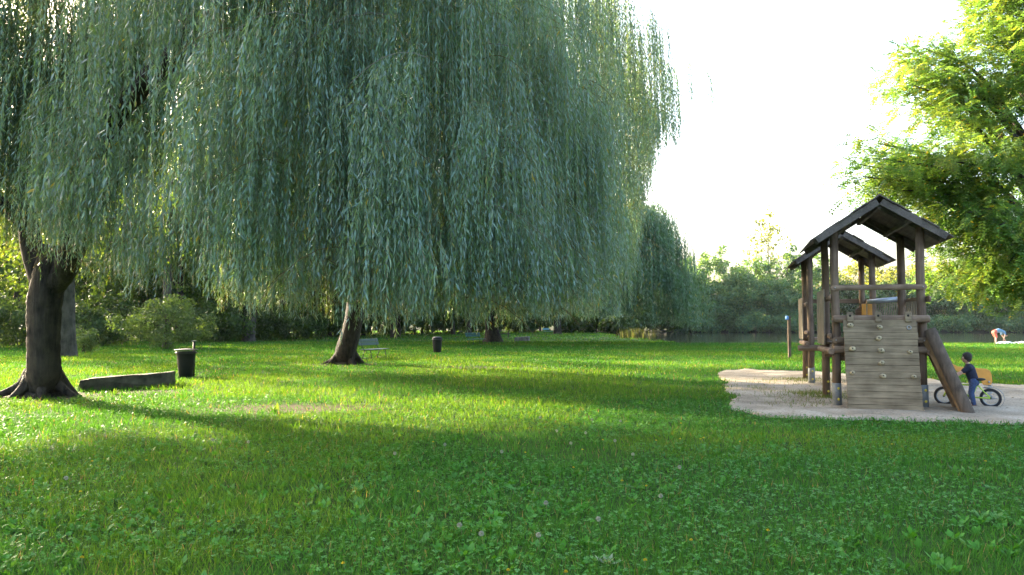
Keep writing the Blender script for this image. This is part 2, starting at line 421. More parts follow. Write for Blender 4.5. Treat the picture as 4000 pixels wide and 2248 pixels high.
na = n.new('ShaderNodeTexNoise'); na.inputs['Scale'].default_value = 1.1; na.inputs['Detail'].default_value = 6; l.new(tc.outputs['Object'], na.inputs['Vector'])
nb = n.new('ShaderNodeTexNoise'); nb.inputs['Scale'].default_value = 26; nb.inputs['Detail'].default_value = 5; nb.inputs['Roughness'].default_value = .7; l.new(tc.outputs['Object'], nb.inputs['Vector'])
r1 = n.new('ShaderNodeValToRGB'); e = r1.color_ramp.elements; e[0].position = .35; e[0].color = (.27, .22, .155, 1); e[1].position = .65; e[1].color = (.46, .395, .305, 1); l.new(na.outputs['Fac'], r1.inputs[0])
r2 = n.new('ShaderNodeValToRGB'); e = r2.color_ramp.elements; e[0].position = .30; e[0].color = (.42, .38, .34, 1); e[1].position = .52; e[1].color = (1, 1, 1, 1); l.new(nb.outputs['Fac'], r2.inputs[0])
mm = n.new('ShaderNodeMix'); mm.data_type = 'RGBA'; mm.blend_type = 'MULTIPLY'; mm.inputs['Factor'].default_value = 1
l.new(r1.outputs[0], mm.inputs[6]); l.new(r2.outputs[0], mm.inputs[7]); l.new(mm.outputs[2], b.inputs['Base Color'])
ad = n.new('ShaderNodeMath'); ad.operation = 'MULTIPLY_ADD'; ad.inputs[1].default_value = .35; l.new(nb.outputs['Fac'], ad.inputs[0]); l.new(na.outputs['Fac'], ad.inputs[2])
bp = n.new('ShaderNodeBump'); bp.inputs['Strength'].default_value = .8; bp.inputs['Distance'].default_value = .08
l.new(ad.outputs[0], bp.inputs['Height']); l.new(bp.outputs[0], b.inputs['Normal'])
me.materials.append(m); so_ = bpy.data.objects.new('sand_ground', me); COL.objects.link(so_)
tag(so_, 'pale sandy play area under the wooden climbing tower', 'sand', kind='structure')

# ------------------------------------------------------------------ willows
def dome_sprays(r, cx, cy, rx, ry, H, nspray, keep=None, zlow=2.6, prof=None):
    th = r.random(nspray * 3) * 2 * np.pi; q = r.random(nspray * 3) ** .85
    rho = np.sqrt(np.clip(1 - q ** 2.4, 0, 1))
    if prof is not None: rho = rho * np.interp(q, prof[0], prof[1])
    lump = .80 + .34 * vnoise(th * 2.2 + 50, q * 4.2 + 3, .55, 31)
    f = np.where(r.random(len(th)) < .8, 1 - np.abs(r.normal(0, .09, len(th))), r.random(len(th)) ** .5)
    rad = rho * f * lump
    O = np.stack([cx + rx * rad * np.cos(th), cy + ry * rad * np.sin(th), zlow + (H - zlow) * q * (.93 + .1 * r.random(len(th)))], 1)
    ok = vnoise(th * 3 + 9, q * 5 + 1, .45, 77) > .22
    if keep is not None: ok &= keep(O, r)
    return O[ok][:nspray], th[ok][:nspray]
def willow_crown(root, r, O, th, nst, leafL, leafW, space, floor, stems=True, cols=None, lenr=(1.4, 4.2), slen=(.5, 1.5), rag=1.0):
    n = len(O)
    ha = th + r.normal(0, .7, n); out = np.stack([np.cos(ha), np.sin(ha), np.zeros(n)], 1)
    sl = r.uniform(slen[0], slen[1], n)
    # strands
    k = r.poisson(nst, n) + 3; si = np.repeat(np.arange(n), k); ns = len(si)
    s = r.random(ns); so = out[si]; side = np.stack([-so[:, 1], so[:, 0], np.zeros(ns)], 1)
    S = O[si] + so * (sl[si] * s)[:, None] + side * (r.normal(0, .19, ns) * (.5 + s))[:, None]
    S[:, 2] += .25 * sl[si] * s - .75 * sl[si] * s * s
    Lmax = S[:, 2] - floor(S[:, 0], S[:, 1]) - r.random(ns) ** 2 * .7 - (r.random(n) ** 1.6 * rag)[si]
    sprayL = r.uniform(lenr[0], lenr[1], n)
    L = np.minimum(sprayL[si] * r.uniform(.65, 1.1, ns), Lmax)
    g = L > .35; si, s, so, side, S, L = si[g], s[g], so[g], side[g], S[g], L[g]; ns = len(S)
    fl = nrm(so + side * r.normal(0, .5, ns)[:, None]); spread = r.uniform(.05, .38, ns)
    ph1 = r.random(ns) * 6.28; sw = r.uniform(.008, .035, ns)
    def curve(i, t):   # t metres down the strand
        o = spread[i] * (1 - np.exp(-t / .7))
        p = S[i] + fl[i] * o[:, None]
        p[:, 2] -= t - .12 * (1 - np.exp(-t / .35))
        a = np.sin(t * 1.5 + ph1[i]) * sw[i]
        return p + side[i] * a[:, None]
    m = np.maximum((L / space).astype(int), 3); li = np.repeat(np.arange(ns), m); N = len(li)
    cnt = np.arange(N) - np.repeat(np.cumsum(m) - m, m)
    t = (cnt + r.random(N) * .8) / m[li] * L[li]
    P = curve(li, t); T = nrm(curve(li, t + .05) - P)
    az = cnt * 2.4 + r.random(N) * 1.3; rdir = np.stack([np.cos(az), np.sin(az), np.zeros(N)], 1)
    al = np.abs(r.normal(.55, .28, N))
    D = T * np.cos(al)[:, None] + rdir * np.sin(al)[:, None]; D[:, 2] -= .15
    Nn = rdir + r.normal(0, .45, (N, 3)); Nn[:, 2] += .55
    sc = r.uniform(.65, 1.2, N) * np.interp(t / L[li], [0, .12, .8, 1], [.6, 1, 1, .55])
    Q = leaf_quads(P, D, Nn, leafL * sc, leafW * sc * r.uniform(.8, 1.25, N))
    cols = cols or [(.115, .195, .150), (.142, .232, .195), (.172, .268, .238), (.104, .188, .095), (.155, .240, .150)]
    sc_ = .85 + .3 * r.random(n)       # sprays differ in tint
    C = palette(N, cols, .2, r) * sc_[si[li]][:, None]
    yel = r.random(N) < .012; C[yel] = np.array([.30, .25, .04])
    Qs = [Q]; Cs = [C]
    if stems:
        seg = 7
        for a in range(seg):
            t0 = L * a / seg; t1 = L * (a + 1) / seg; ii = np.arange(ns)
            p0 = curve(ii, t0); p1 = curve(ii, t1); wv = side * .0022 + fl * .0012
            Qs.append(np.stack([p0 - wv, p0 + wv, p1 + wv, p1 - wv], 1)); Cs.append(np.tile([.16, .14, .045], (ns, 1)))
        for a in range(5):   # the drooping twig each spray hangs from
            s0, s1 = a / 5, (a + 1) / 5
            def tw(x): 
                p = O + out * (sl * x)[:, None]; p[:, 2] += .25 * sl * x - .75 * sl * x * x; return p
            p0, p1 = tw(s0), tw(s1); h = np.array([0, 0, .006])
            Qs.append(np.stack([p0 - h, p0 + h, p1 + h, p1 - h], 1)); Cs.append(np.tile([.075, .065, .03], (n, 1)))
    Qs, Cs = np.concatenate(Qs), np.concatenate(Cs)
    if root is None: return Qs, Cs
    return quad_obj('crown', Qs, Cs, M['leaf_willow'], root)
def spline(pts, n=14):
    pts = [Vector(p) for p in pts]; out = []
    ext = [pts[0] * 2 - pts[1]] + pts + [pts[-1] * 2 - pts[-2]]
    for i in range(1, len(ext) - 2):
        for j in range(n):
            t = j / n; p0, p1, p2, p3 = ext[i - 1:i + 3]
            out.append(.5 * ((2 * p1) + (p2 - p0) * t + (2 * p0 - 5 * p1 + 4 * p2 - p3) * t * t + (3 * p1 - p0 - 3 * p2 + p3) * t ** 3))
    out.append(pts[-1]); return out
def trunk_mesh(pts, rads, root, mat, name='trunk', n=22, flare=1.0, lobes=.05, jit=.05):
    sp = spline(pts, 10); k = len(sp); xs = np.linspace(0, 1, len(rads)); rr = list(np.interp(np.linspace(0, 1, k), xs, rads))
    mb = MB(); mb.tube(sp, rr, n, True, jit, lobes)
    return mb.build(name, mat, root)
def limbs_to(root, top, targets, r0, mat, mb=None):
    mb = MB()
    for tg in targets:
        top_, tg = Vector(top), Vector(tg); mid = top_.lerp(tg, .5) + Vector((0, 0, (tg - top_).length * .16)) + Vector((random.uniform(-.4, .4), random.uniform(-.4, .4), 0))
        sp = spline([top_, mid, tg], 8); rr = np.linspace(r0 * random.uniform(.7, 1), .03, len(sp))
        mb.tube(sp, list(rr), 9, True, .06)
    return mb

GW = 'weeping willows in a row across the lawn'
# --- nearest willow, trunk at the left edge
w1 = gnd(165, 1548); W1 = thing('willow_tree', 'huge weeping willow whose thick dark leaning trunk stands beside the stone block', 'willow', w1, 0, GW)
tp = [w1 + Vector((-.05, 0, -.1)), w1 + Vector((-.02, 0, .22)), at(170, 1450, 16.1), at(170, 1330, 16.0), at(172, 1200, 16.0), at(190, 1090, 16.0), at(215, 960, 16.0)]
trunk_mesh(tp, [.52, .42, .345, .305, .31, .33, .31, .27], W1, M['bark1'], lobes=.10, jit=.08)
mb = MB()
for a, ln in ((200, 1.1), (250, .8), (300, .9), (350, .9), (20, .7), (150, 1.0)):    # root flares
    d = Vector((math.cos(R(a)), math.sin(R(a)), 0))
    mb.tube(spline([w1 + d * .20 + Vector((0, 0, .50)), w1 + d * .44 + Vector((0, 0, .20)), w1 + d * ln + Vector((0, 0, -.06))], 6), list(np.linspace(.17, .04, 13)), 10, True, .06)
mb.build('root_flare', M['bark1'], W1)
for pts, r0, r1 in (([at(200, 1120, 16.0), at(262, 1030, 15.8), at(330, 800, 15.0), at(440, 470, 14.3), at(560, 330, 14.0), at(690, 200, 14.0), at(740, 60, 14.2), at(745, -260, 14.6)],   .26, .16),
                    ([at(690, 205, 14.0), at(800, 175, 14.3), at(980, 60, 15.0), at(1250, -160, 16.0)], .16, .06),
                    ([at(180, 1150, 16.0), at(120, 950, 16.3), at(90, 600, 17.0), at(130, 100, 18.0), at(160, -300, 18.5)], .24, .10),
                    ([at(190, 1120, 16.1), at(330, 900, 17.5), at(560, 500, 19.0), at(800, 100, 20.0), at(1000, -300, 20.5)], .22, .08),
                    ([at(120, 900, 16.3), at(-80, 700, 15.5), at(-300, 300, 15)], .16, .06)):
    sp = spline(pts, 8); mb = MB(); mb.tube(sp, list(np.linspace(r0, r1, len(sp))), 14, True, .08, .06); mb.build('limb', M['bark1'], W1)
def floor1(x, y):
    px = CX + FPX * x / np.maximum(y, 1)
    f = np.interp(px, [-200, 250, 420, 700, 1000, 1300, 1500, 1900, 2100, 2400], [2.15, 2.35, 1.95, 1.7, 1.5, 1.42, 1.12, 1.32, 1.42, 1.4])
    f = f + .5 * (vnoise(x, y, .8, 41) - .35)
    back = (y - 18.5) + .35 * (-(x + 7.5))
    return f + np.clip(back * .6 + 1.0, 0, 4.0)
def keep1(O, r):
    px = CX + FPX * O[:, 0] / O[:, 1]
    k = (O[:, 1] > 9.6) | (px < -500)
    back = (O[:, 1] > 19)
    k &= ~(back & (px > 330) & (r.random(len(O)) < np.where(px < 820, .1, .55)))
    k &= ~((px < 790) & (px > 400) & (O[:, 1] < 16) & (O[:, 2] < 7.5) & (r.random(len(O)) < .9)); k &= ~((px < 820) & (px > 330) & (r.random(len(O)) < .1)); k &= ~((px <= 330) & ((r.random(len(O)) < .2) | (O[:, 1] < 14.8)))
    k &= ~((px > 780) & (px < 1450) & (r.random(len(O)) < .5))
    k &= np.hypot(O[:, 0], O[:, 1]) > 9.3
    return k
r1_ = np.random.default_rng(101)
# the hanging curtains of its near side
PXS = [-350, 0, 350, 700, 1000, 1500, 1900, 2130, 2230, 2275]; YS = [12.8, 12.4, 12.0, 11.0, 10.3, 10.0, 10.8, 12.6, 15.0, 18.5]
nn = 1180; pxr = r1_.uniform(235, 2275, nn); Yr = np.interp(pxr, PXS, YS) + np.abs(r1_.normal(0, 1.5, nn)) - .2
pxr = np.where(pxr > 2150, 2275 - (2275 - pxr) * r1_.random(nn) ** .6, pxr)
X_ = (pxr - CX) / FPX * Yr; zf = floor1(X_, Yr); zz = zf + .5 + (8.8 - zf) * r1_.random(nn) ** 1.25
bun = vnoise(X_ * 1.0, zz * .55, .62, 88)              # sprays bunch together and leave gaps between
dens = np.interp(pxr, [-350, 300, 650, 900, 1200, 2340], [.32, .36, .36, .46, .92, 1.0])
hole = (pxr > 400) & (pxr < 790) & (zz > 3.9)
dens = dens * np.where(hole, .10, 1)
ok = (bun > np.interp(dens, [.3, 1], [.50, .43])) & (r1_.random(nn) < dens + .15)
ok &= (vnoise(X_, zz * .22, .50, 99) > np.interp(pxr, [235, 800, 1400, 2000, 2275], [.30, .44, .36, .33, .22])) | (r1_.random(nn) < .06)
O1 = np.stack([X_, Yr, zz], 1)[ok]; th1 = np.arctan2(O1[:, 1] - 18.6, O1[:, 0] + 7.2)
QA, CA = willow_crown(None, r1_, O1, th1, 13, .126, .0205, .036, floor1, lenr=(1.3, 4.2), slen=(.4, 1.2))
# looser strands round the trunk, farther back than the curtain
nL = 270; pxL = r1_.uniform(-450, 330, nL); YL = r1_.uniform(14.6, 19.5, nL); XL = (pxL - CX) / FPX * YL; zL = 3.0 + 6.6 * r1_.random(nL) ** .9
OL = np.stack([XL, YL, zL], 1); okL = vnoise(XL, zL * .7, .8, 87) > .33; OL = OL[okL]; thL = r1_.random(len(OL)) * 6.28
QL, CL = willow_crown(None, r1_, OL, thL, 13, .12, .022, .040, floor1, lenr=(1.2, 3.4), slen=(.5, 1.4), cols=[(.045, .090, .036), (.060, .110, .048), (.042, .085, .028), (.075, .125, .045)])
# arching fountains that stand out in front of the curtain
fp = [(1690, 225, 9.3), (1490, 560, 9.4), (1210, 60, 9.6), (1330, 420, 9.8), (1900, 420, 10.2), (2010, 180, 10.8), (1130, 640, 10.0), (1830, 800, 9.9), (1600, 900, 9.4), (1400, 980, 9.6), (1180, 1010, 10.0), (2050, 720, 10.8), (2260, 1010, 12.0),
      (2180, 480, 12.0), (960, 330, 10.4), (900, 780, 10.8), (1040, 160, 10.2), (2120, 930, 11.6), (1980, 1000, 10.8), (1700, 620, 9.7), (330, 640, 12.0), (420, 860, 11.8), (600, 940, 11.6), (330, 330, 12.3), (290, 760, 12.2), (760, 640, 11.2), (1550, 60, 9.8), (1780, 20, 10.2), (2230, 120, 13.0), (2330, 330, 15.0)]
OF = np.array([np.array(at(px - 20, py, Y)) for px, py, Y in fp]); thF = np.where(r1_.random(len(fp)) < .5, -.5, -2.6) + r1_.normal(0, .3, len(fp))
lf = np.array([f[0] < 800 for f in fp])
QF, CF = willow_crown(None, r1_, OF[~lf], thF[~lf], 26, .128, .0215, .034, floor1, lenr=(1.8, 3.0), slen=(.8, 1.5), rag=.4)
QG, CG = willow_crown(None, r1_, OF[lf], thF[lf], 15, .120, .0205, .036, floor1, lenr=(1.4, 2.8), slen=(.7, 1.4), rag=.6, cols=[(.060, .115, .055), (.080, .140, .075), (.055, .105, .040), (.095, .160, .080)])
nB = 90; pxB = r1_.uniform(260, 640, nB); YB = r1_.uniform(16.5, 20.5, nB); OB = np.stack([(pxB - CX) / FPX * YB, YB, r1_.uniform(6.2, 10.5, nB)], 1)
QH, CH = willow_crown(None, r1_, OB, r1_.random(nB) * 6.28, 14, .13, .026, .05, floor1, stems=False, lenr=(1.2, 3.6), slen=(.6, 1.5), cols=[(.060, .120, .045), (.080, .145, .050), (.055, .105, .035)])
O2, th2 = dome_sprays(r1_, -7.4, 18.6, 8.9, 8.8, 14.5, 760, keep1, 2.8)
QB, CB = willow_crown(None, r1_, O2, th2, 13, .15, .030, .055, floor1, stems=False, lenr=(1.6, 4.4))
quad_obj('crown', np.concatenate([QA, QF, QG, QH, QB, QL]), np.concatenate([CA, CF, CG, CH, CB, CL]), M['leaf_willow'], W1)
# --- second willow
w2 = gnd(1352, 1424); W2 = thing('willow_tree', 'tall weeping willow whose dark flared trunk has the green bench close on its right', 'willow', w2, 0, GW)
trunk_mesh([w2 + Vector((0, 0, -.1)), w2 + Vector((0, 0, .2)), at(1352, 1370, 28.6), at(1372, 1300, 28.6), at(1390, 1200, 28.6), at(1400, 1050, 28.6), at(1400, 900, 28.6)], [.58, .46, .39, .36, .34, .33, .32, .30], W2, M['bark1'], lobes=.09)
mb = MB()
for a, ln in ((180, 1.0), (215, .8), (300, .9), (350, .8), (70, .7)):
    d = Vector((math.cos(R(a)), math.sin(R(a)), 0))
    mb.tube(spline([w2 + d * .2 + Vector((0, 0, .5)), w2 + d * .5 + Vector((0, 0, .17)), w2 + d * ln + Vector((0, 0, -.06))], 6), list(np.linspace(.17, .04, 13)), 10, True, .06)
mb.build('root_flare', M['bark1'], W2)
top2 = at(1400, 910, 28.6)
for tg in ((1.5, 24, 9.5), (3.5, 28, 10.5), (-3, 22, 9.5), (-9, 25, 9), (-8, 33, 10), (0, 34, 11.5), (-4, 28, 12.5)):
    limbs_to(W2, top2, [tg], .20, M['bark1']).build('limb', M['bark1'], W2)
def floor2(x, y):
    f = 1.5 + .9 * (vnoise(x, y, 1.3, 43) - .3)
    px = CX + FPX * x / y
    f = f + np.interp(px, [2380, 2480, 2580], [0, 2.0, 5.2])
    return f + np.clip((y - 27) * .4 + .6, 0, 3.0)
def keep2(O, r):
    return ~((O[:, 1] > 29) & (r.random(len(O)) < .5))
r2_ = np.random.default_rng(202)
O, th = dome_sprays(r2_, -2.3, 27.5, 7.7, 7.6, 14.0, 720, keep2, 3.2, ([0, .25, .5, .7, .85, .95, 1], [.86, .88, 1.0, 1.2, 1.5, 1.9, 2.]))
willow_crown(W2, r2_, O, th, 13, .15, .032, .058, floor2, lenr=(1.8, 5.0), slen=(.6, 1.8))
# --- third willow
w3 = gnd(1925, 1340); W3 = thing('willow_tree', 'weeping willow by the lake with the blue bench in front of its trunk', 'willow', w3, 0, GW)
trunk_mesh([w3 + Vector((0, 0, -.1)), w3 + Vector((0, 0, .35)), at(1922, 1290, 59.8), at(1920, 1240, 59.8), at(1925, 1130, 59.8), at(1950, 1020, 59.8)], [.95, .70, .52, .48, .46, .42], W3, M['bark3'], lobes=.08)
for tg in ((3, 52, 8), (8, 56, 8.5), (4, 60, 10), (-4, 55, 8), (-5, 64, 9)):
    limbs_to(W3, at(1950, 1030, 59.8), [tg], .28, M['bark3']).build('limb', M['bark3'], W3)
def floor3(x, y):
    return 1.5 + 1.3 * (vnoise(x, y, 1.8, 45) - .3) + np.clip((y - 58) * .25, 0, 2) - np.clip((x - 6) * .12, 0, .8)
r3_ = np.random.default_rng(303)
O, th = dome_sprays(r3_, 1.6, 57, 10.4, 8.5, 12.4, 760, None, 3.5, ([0, .5, .8, .93, 1], [1, 1.06, 1.2, 1.35, 1.5]))
nE = 95; OE = np.stack([r3_.uniform(7.6, 11.3, nE), r3_.uniform(53, 61, nE), r3_.uniform(6.5, 10.6, nE)], 1); OE[:, 2] -= np.clip(OE[:, 0] - 10.2, 0, 2) * 1.6
O = np.concatenate([O, OE]); th = np.concatenate([th, r3_.normal(-.3, .8, nE)])
willow_crown(W3, r3_, O, th, 17, .26, .062, .125, floor3, stems=False, cols=[(.075, .145, .085), (.092, .170, .110), (.110, .190, .130), (.075, .140, .065)], lenr=(2.0, 5.5), slen=(.8, 2.0))
# --- fourth willow
w4 = gnd(2178, 1306); W4 = thing('willow_tree', 'farthest weeping willow, its slim trunk beside the most distant bench', 'willow', w4, 0, GW)
trunk_mesh([w4 + Vector((0, 0, -.1)), w4 + Vector((0, 0, .4)), w4 + Vector((0, 0, 2)), w4 + Vector((.1, 0, 5)), w4 + Vector((.2, 0, 7.5))], [.75, .55, .48, .42, .3], W4, M['bark3'])
for a in range(5):
    limbs_to(W4, w4 + Vector((.2, 0, 6)), [w4 + Vector((4.5 * math.cos(a * 1.26), 4.5 * math.sin(a * 1.26), 8))], .22, M['bark3']).build('limb', M['bark3'], W4)
r4_ = np.random.default_rng(404); O, th = dome_sprays(r4_, w4.x - 1, w4.y - 1, 8.5, 7, 10, 260, None, 3)
willow_crown(W4, r4_, O, th, 10, .42, .11, .26, lambda x, y: 1.7 + 1.6 * (vnoise(x, y, 2, 46) - .3), stems=False, lenr=(2, 5), slen=(.8, 2))

# ------------------------------------------------------------------ broadleaf trees
def clump_leaves(r, C, CR, per, size, droop=.25, aspect=.62, flat=.75):
    n = len(C); k = r.poisson(per, n) + 2; ci = np.repeat(np.arange(n), k); N = len(ci)
    u = unit(N, r) * (r.random((N, 1)) ** .45); u[:, 2] *= flat
    P = C[ci] + u * CR[ci][:, None]
    uu = nrm(u); D = np.cross(uu, r.normal(0, 1, (N, 3))) + uu * .25; D[:, 2] -= droop
    Nn = uu * .9 + r.normal(0, .38, (N, 3)); Nn[:, 2] += .45
    L = size * r.uniform(.6, 1.3, N)
    return leaf_quads(P, D, Nn, L, L * aspect * r.uniform(.75, 1.2, N), .45, .1), ci
def broad(name, label, cat, base, H, rx, ry, zlow, seed, nclump, per, size, cols, crad, trunk_r, tmat, group=None, lean=(0, 0), shape=1.0, limbs=6, sparse=.3):
    r = np.random.default_rng(seed); random.seed(seed)
    base = Vector(base); root = thing(name, label, cat, base, 0, group)
    hc = (H - zlow) / 2; zc = zlow + hc
    u = unit(nclump * 3, r); f = r.random(len(u)) ** .4
    ok = vnoise(np.arctan2(u[:, 1], u[:, 0]) * 2 + seed, u[:, 2] * 3 + 7, .6, seed) > sparse
    lump = .75 + .45 * vnoise(np.arctan2(u[:, 1], u[:, 0]) * 2 + 3, u[:, 2] * 2.5 + seed, .6, seed + 5)
    u, f, lump = u[ok][:nclump], f[ok][:nclump], lump[ok][:nclump]
    wid = 1 - .35 * shape * np.clip(u[:, 2] * f, 0, 1)
    C = np.stack([u[:, 0] * rx * f * lump * wid, u[:, 1] * ry * f * lump * wid, zc + u[:, 2] * hc * f * (.9 + .1 * lump)], 1)
    C[:, 0] += lean[0] * C[:, 2] / H; C[:, 1] += lean[1] * C[:, 2] / H
    C += np.array(base)
    Q, ci = clump_leaves(r, C, crad * r.uniform(.6, 1.4, len(C)), per, size)
    colr = palette(len(Q), cols, .22, r) * (.85 + .3 * r.random(len(C)))[ci][:, None]
    quad_obj('crown', Q, colr, M['leaf_broad'], root)
    th = zlow + (H - zlow) * .62
    top = base + Vector((lean[0] * th / H, lean[1] * th / H, th))
    b1 = base.lerp(top, .33) + Vector((r.normal() * .1 * trunk_r * 4, 0, 0))
    trunk_mesh([base + Vector((0, 0, -.15)), base + Vector((0, 0, .35)), b1, top], [trunk_r * 1.5, trunk_r * 1.05, trunk_r * .9, trunk_r * .4], root, tmat, n=14)
    if limbs:
        mb = MB()
        for k in r.integers(0, len(C), limbs):
            t = r.uniform(.35, .95); p = base.lerp(top, t); tg = Vector(C[k]); 
            if tg.z < p.z: tg.z = p.z + .5
            sp = spline([p, p.lerp(tg, .5) + Vector((0, 0, .1 * (tg - p).length)), tg], 5)
            mb.tube(sp, list(np.linspace(trunk_r * .38, trunk_r * .06 + .008, len(sp))), 7, True, .05)
        mb.build('limb', tmat, root)
    return root
SUNNY = [(.080, .140, .026), (.100, .165, .028), (.062, .120, .026), (.120, .165, .034)]
DEEP = [(.045, .085, .026), (.060, .105, .030), (.040, .075, .028)]
MIX = SUNNY[:2] + DEEP[:2]
SAGE = [(.070, .155, .078), (.092, .185, .085), (.058, .130, .070), (.120, .190, .072)]
GB = 'trees of the wood behind the willows'
shared = 'leafy tree in the backlit wood behind the willows'
# distinguishable ones first
def gb(px, Y): return Vector(((px - CX) / FPX * Y, Y, 0))
broad('park_tree', 'tree with a pale grey trunk just right of the nearest willow trunk', 'tree', gnd(262, 1396), 13, 5.0, 4.5, 3.2, 501, 170, 45, .17, SUNNY, .7, .36, M['bark2'], GB)
iv = broad('ivy_tree', 'tree with a pale trunk base and a dark ivy sleeve above it', 'tree', gnd(970, 1338), 22, 7.5, 6.0, 5.5, 502, 300, 60, .26, SUNNY, .9, .50, M['bark2'], GB)
rI = np.random.default_rng(5)
n_ = 5200; zz = rI.uniform(2.0, 11, n_); aa = rI.random(n_) * 6.28; bI = gnd(970, 1338); rr_ = (.62 - .02 * zz) * rI.uniform(.8, 1.35, n_) * (.7 + .5 * vnoise(aa * 2, zz, .8, 4))
Pn = np.stack([bI.x + rr_ * np.cos(aa), bI.y + rr_ * np.sin(aa), zz], 1)
Nn = np.stack([np.cos(aa), np.sin(aa), .3 + 0 * aa], 1) + rI.normal(0, .4, (n_, 3)); Dn = rI.normal(0, .5, (n_, 3)); Dn[:, 2] -= 1
quad_obj('ivy_sleeve', leaf_quads(Pn, Dn, Nn, rI.uniform(.14, .26, n_), rI.uniform(.12, .22, n_)), palette(n_, [(.022, .040, .018), (.035, .055, .022)], .3, rI), M['leaf_broad'], iv)
broad('park_tree', 'slim grey-trunked tree rising out of the round shrub', 'tree', gb(655, 47), 14, 4.2, 4, 5, 503, 110, 40, .20, SUNNY, .8, .26, M['bark2'], GB, sparse=.42)
broad('park_tree', 'round-crowned tree left of the nearest willow', 'tree', (-17.5, 14.6, 0), 13.5, 4.6, 4.4, 4.2, 508, 200, 130, .20, DEEP, .6, .3, M['bark3'], GB, sparse=.1)
broad('park_tree', 'second high-crowned tree left of the nearest willow', 'tree', (-25, 16.5, 0), 16, 6, 5.5, 5.5, 505, 190, 110, .22, DEEP, .7, .32, M['bark3'], GB, sparse=.12)
broad('park_tree', 'tall tree standing in the wood behind the middle willows', 'tree', (-12, 78, 0), 19.5, 8, 6, 3.5, 506, 240, 50, .36, MIX, .7, .34, M['bark3'], GB, sparse=.12)
broad('park_tree', 'tall tree of the wood seen behind the third willow trunk', 'tree', (-5, 88, 0), 19.5, 7.5, 6, 3.5, 507, 240, 50, .38, SUNNY, .7, .34, M['bark3'], GB, sparse=.12)
broad('park_tree', 'high-crowned tree left of the nearest willow', 'tree', (-23, 20.6, 0), 16.5, 5, 5, 6.3, 504, 190, 110, .22, DEEP, .7, .32, M['bark3'], GB, sparse=.12)
spots = [(-220, 48, 14), (60, 52, 15), (150, 70, 17), (420, 66, 15), (520, 86, 18), (790, 78, 14), (860, 92, 17), (1120, 74, 14), (1210, 96, 17), (1290, 84, 14), (1420, 92, 15), (1490, 106, 17), (1560, 84, 13), (1650, 112, 16), (1770, 100, 15), (1840, 122, 17), (2010, 128, 16), (2110, 140, 15), (2320, 138, 14), (-700, 60, 13), (-1300, 62, 13), (-2000, 60, 13), (-3200, 60, 12), (230, 92, 20), (330, 100, 22), (480, 104, 22), (600, 96, 22), (700, 108, 23), (820, 112, 22), (940, 104, 20), (1050, 116, 20), (1340, 118, 19), (1180, 122, 20), (90, 84, 17), (560, 72, 14), (700, 66, 12)]
for i, (px, Y, H) in enumerate(spots):
    H *= 1.3 if 100 < px < 900 else 1.0
    broad('wood_tree', shared, 'tree', gb(px, Y), H, H * .40, H * .32, .9 + (i % 3) * .7, 520 + i, 190, 36, .0046 * Y + .07, SUNNY if i % 3 else DEEP, .85, .16 + .05 * (i % 4), M['bark3'], GB, sparse=.24 if i % 4 else .34, limbs=5)
for i, (px, Y, H) in enumerate([(40, 58, 8), (200, 66, 9), (330, 62, 7), (470, 74, 10), (580, 70, 8), (740, 72, 9), (830, 82, 10), (930, 90, 11), (1030, 86, 9), (1130, 92, 11), (1240, 102, 11), (1340, 98, 10), (1450, 112, 12), (1570, 118, 12), (1690, 124, 12), (1800, 132, 13), (1930, 138, 13), (2060, 146, 14), (2180, 150, 14), (2270, 152, 13), (2380, 150, 13), (2470, 152, 12)]):
    broad('wood_tree', 'low bushy tree filling the back of the wood', 'tree', gb(px, Y), H, H * .52, H * .4, .2, 560 + i, 110, 60, .0042 * Y + .06, (DEEP, SUNNY, MIX)[i % 3], .8, .14, M['bark3'], GB, sparse=.15, limbs=3)
# undergrowth shrubs at the wood's edge
GS = 'dark shrubs along the edge of the wood'
for i, (px, Y, H, wd) in enumerate([(-60, 46, 2.6, 2.6), (90, 50, 2.4, 2.4), (350, 49, 2.2, 2.2), (430, 55, 3.0, 2.6), (850, 60, 2.6, 2.6), (900, 66, 3.0, 3), (1060, 66, 2.6, 3.0), (1160, 72, 2.6, 3.0), (1260, 80, 3.0, 3.4), (1390, 86, 3.2, 3.4), (1510, 92, 3, 3.4), (1620, 98, 3, 3.6), (1740, 104, 3.2, 3.6), (1880, 116, 3.4, 4), (2030, 122, 3.2, 4), (2240, 120, 3.0, 4.5), (2330, 116, 3.0, 4.5), (2420, 112, 2.2, 3), (2120, 152, 5, 6), (2200, 156, 5, 6), (2290, 156, 5, 6), (2400, 157, 5, 6), (2470, 140, 4, 5), (2530, 159, 6.5, 6), (2590, 160, 6.5, 6), (2650, 160, 6, 6), (2000, 150, 5, 6), (1900, 146, 5, 6), (-500, 46, 2.6, 3.5)]):
    broad('wood_shrub', 'dark leafy shrub at the edge of the wood', 'shrub', gb(px, Y), H * 1.25, wd * 1.1, wd * .8, .05, 600 + i, 80, 46, .0035 * Y + .05, DEEP, .55, .07, M['bark3'], GS, limbs=3, sparse=.15)
broad('round_shrub', 'broad bright green shrub on the lawn behind the black litter bin', 'shrub', gb(650, 44), 3.0, 2.9, 2.2, .25, 650, 130, 60, .15, [(.070, .120, .045), (.085, .140, .060), (.055, .10, .04)], .5, .10, M['bark3'], None, limbs=6, sparse=.22)
broad('small_shrub', 'small pale green shrub right of the nearest willow trunk', 'shrub', gb(330, 40), 1.3, .9, .8, .05, 651, 40, 40, .12, [(.08, .14, .06), (.10, .16, .07)], .3, .05, M['bark3'], None, limbs=3)

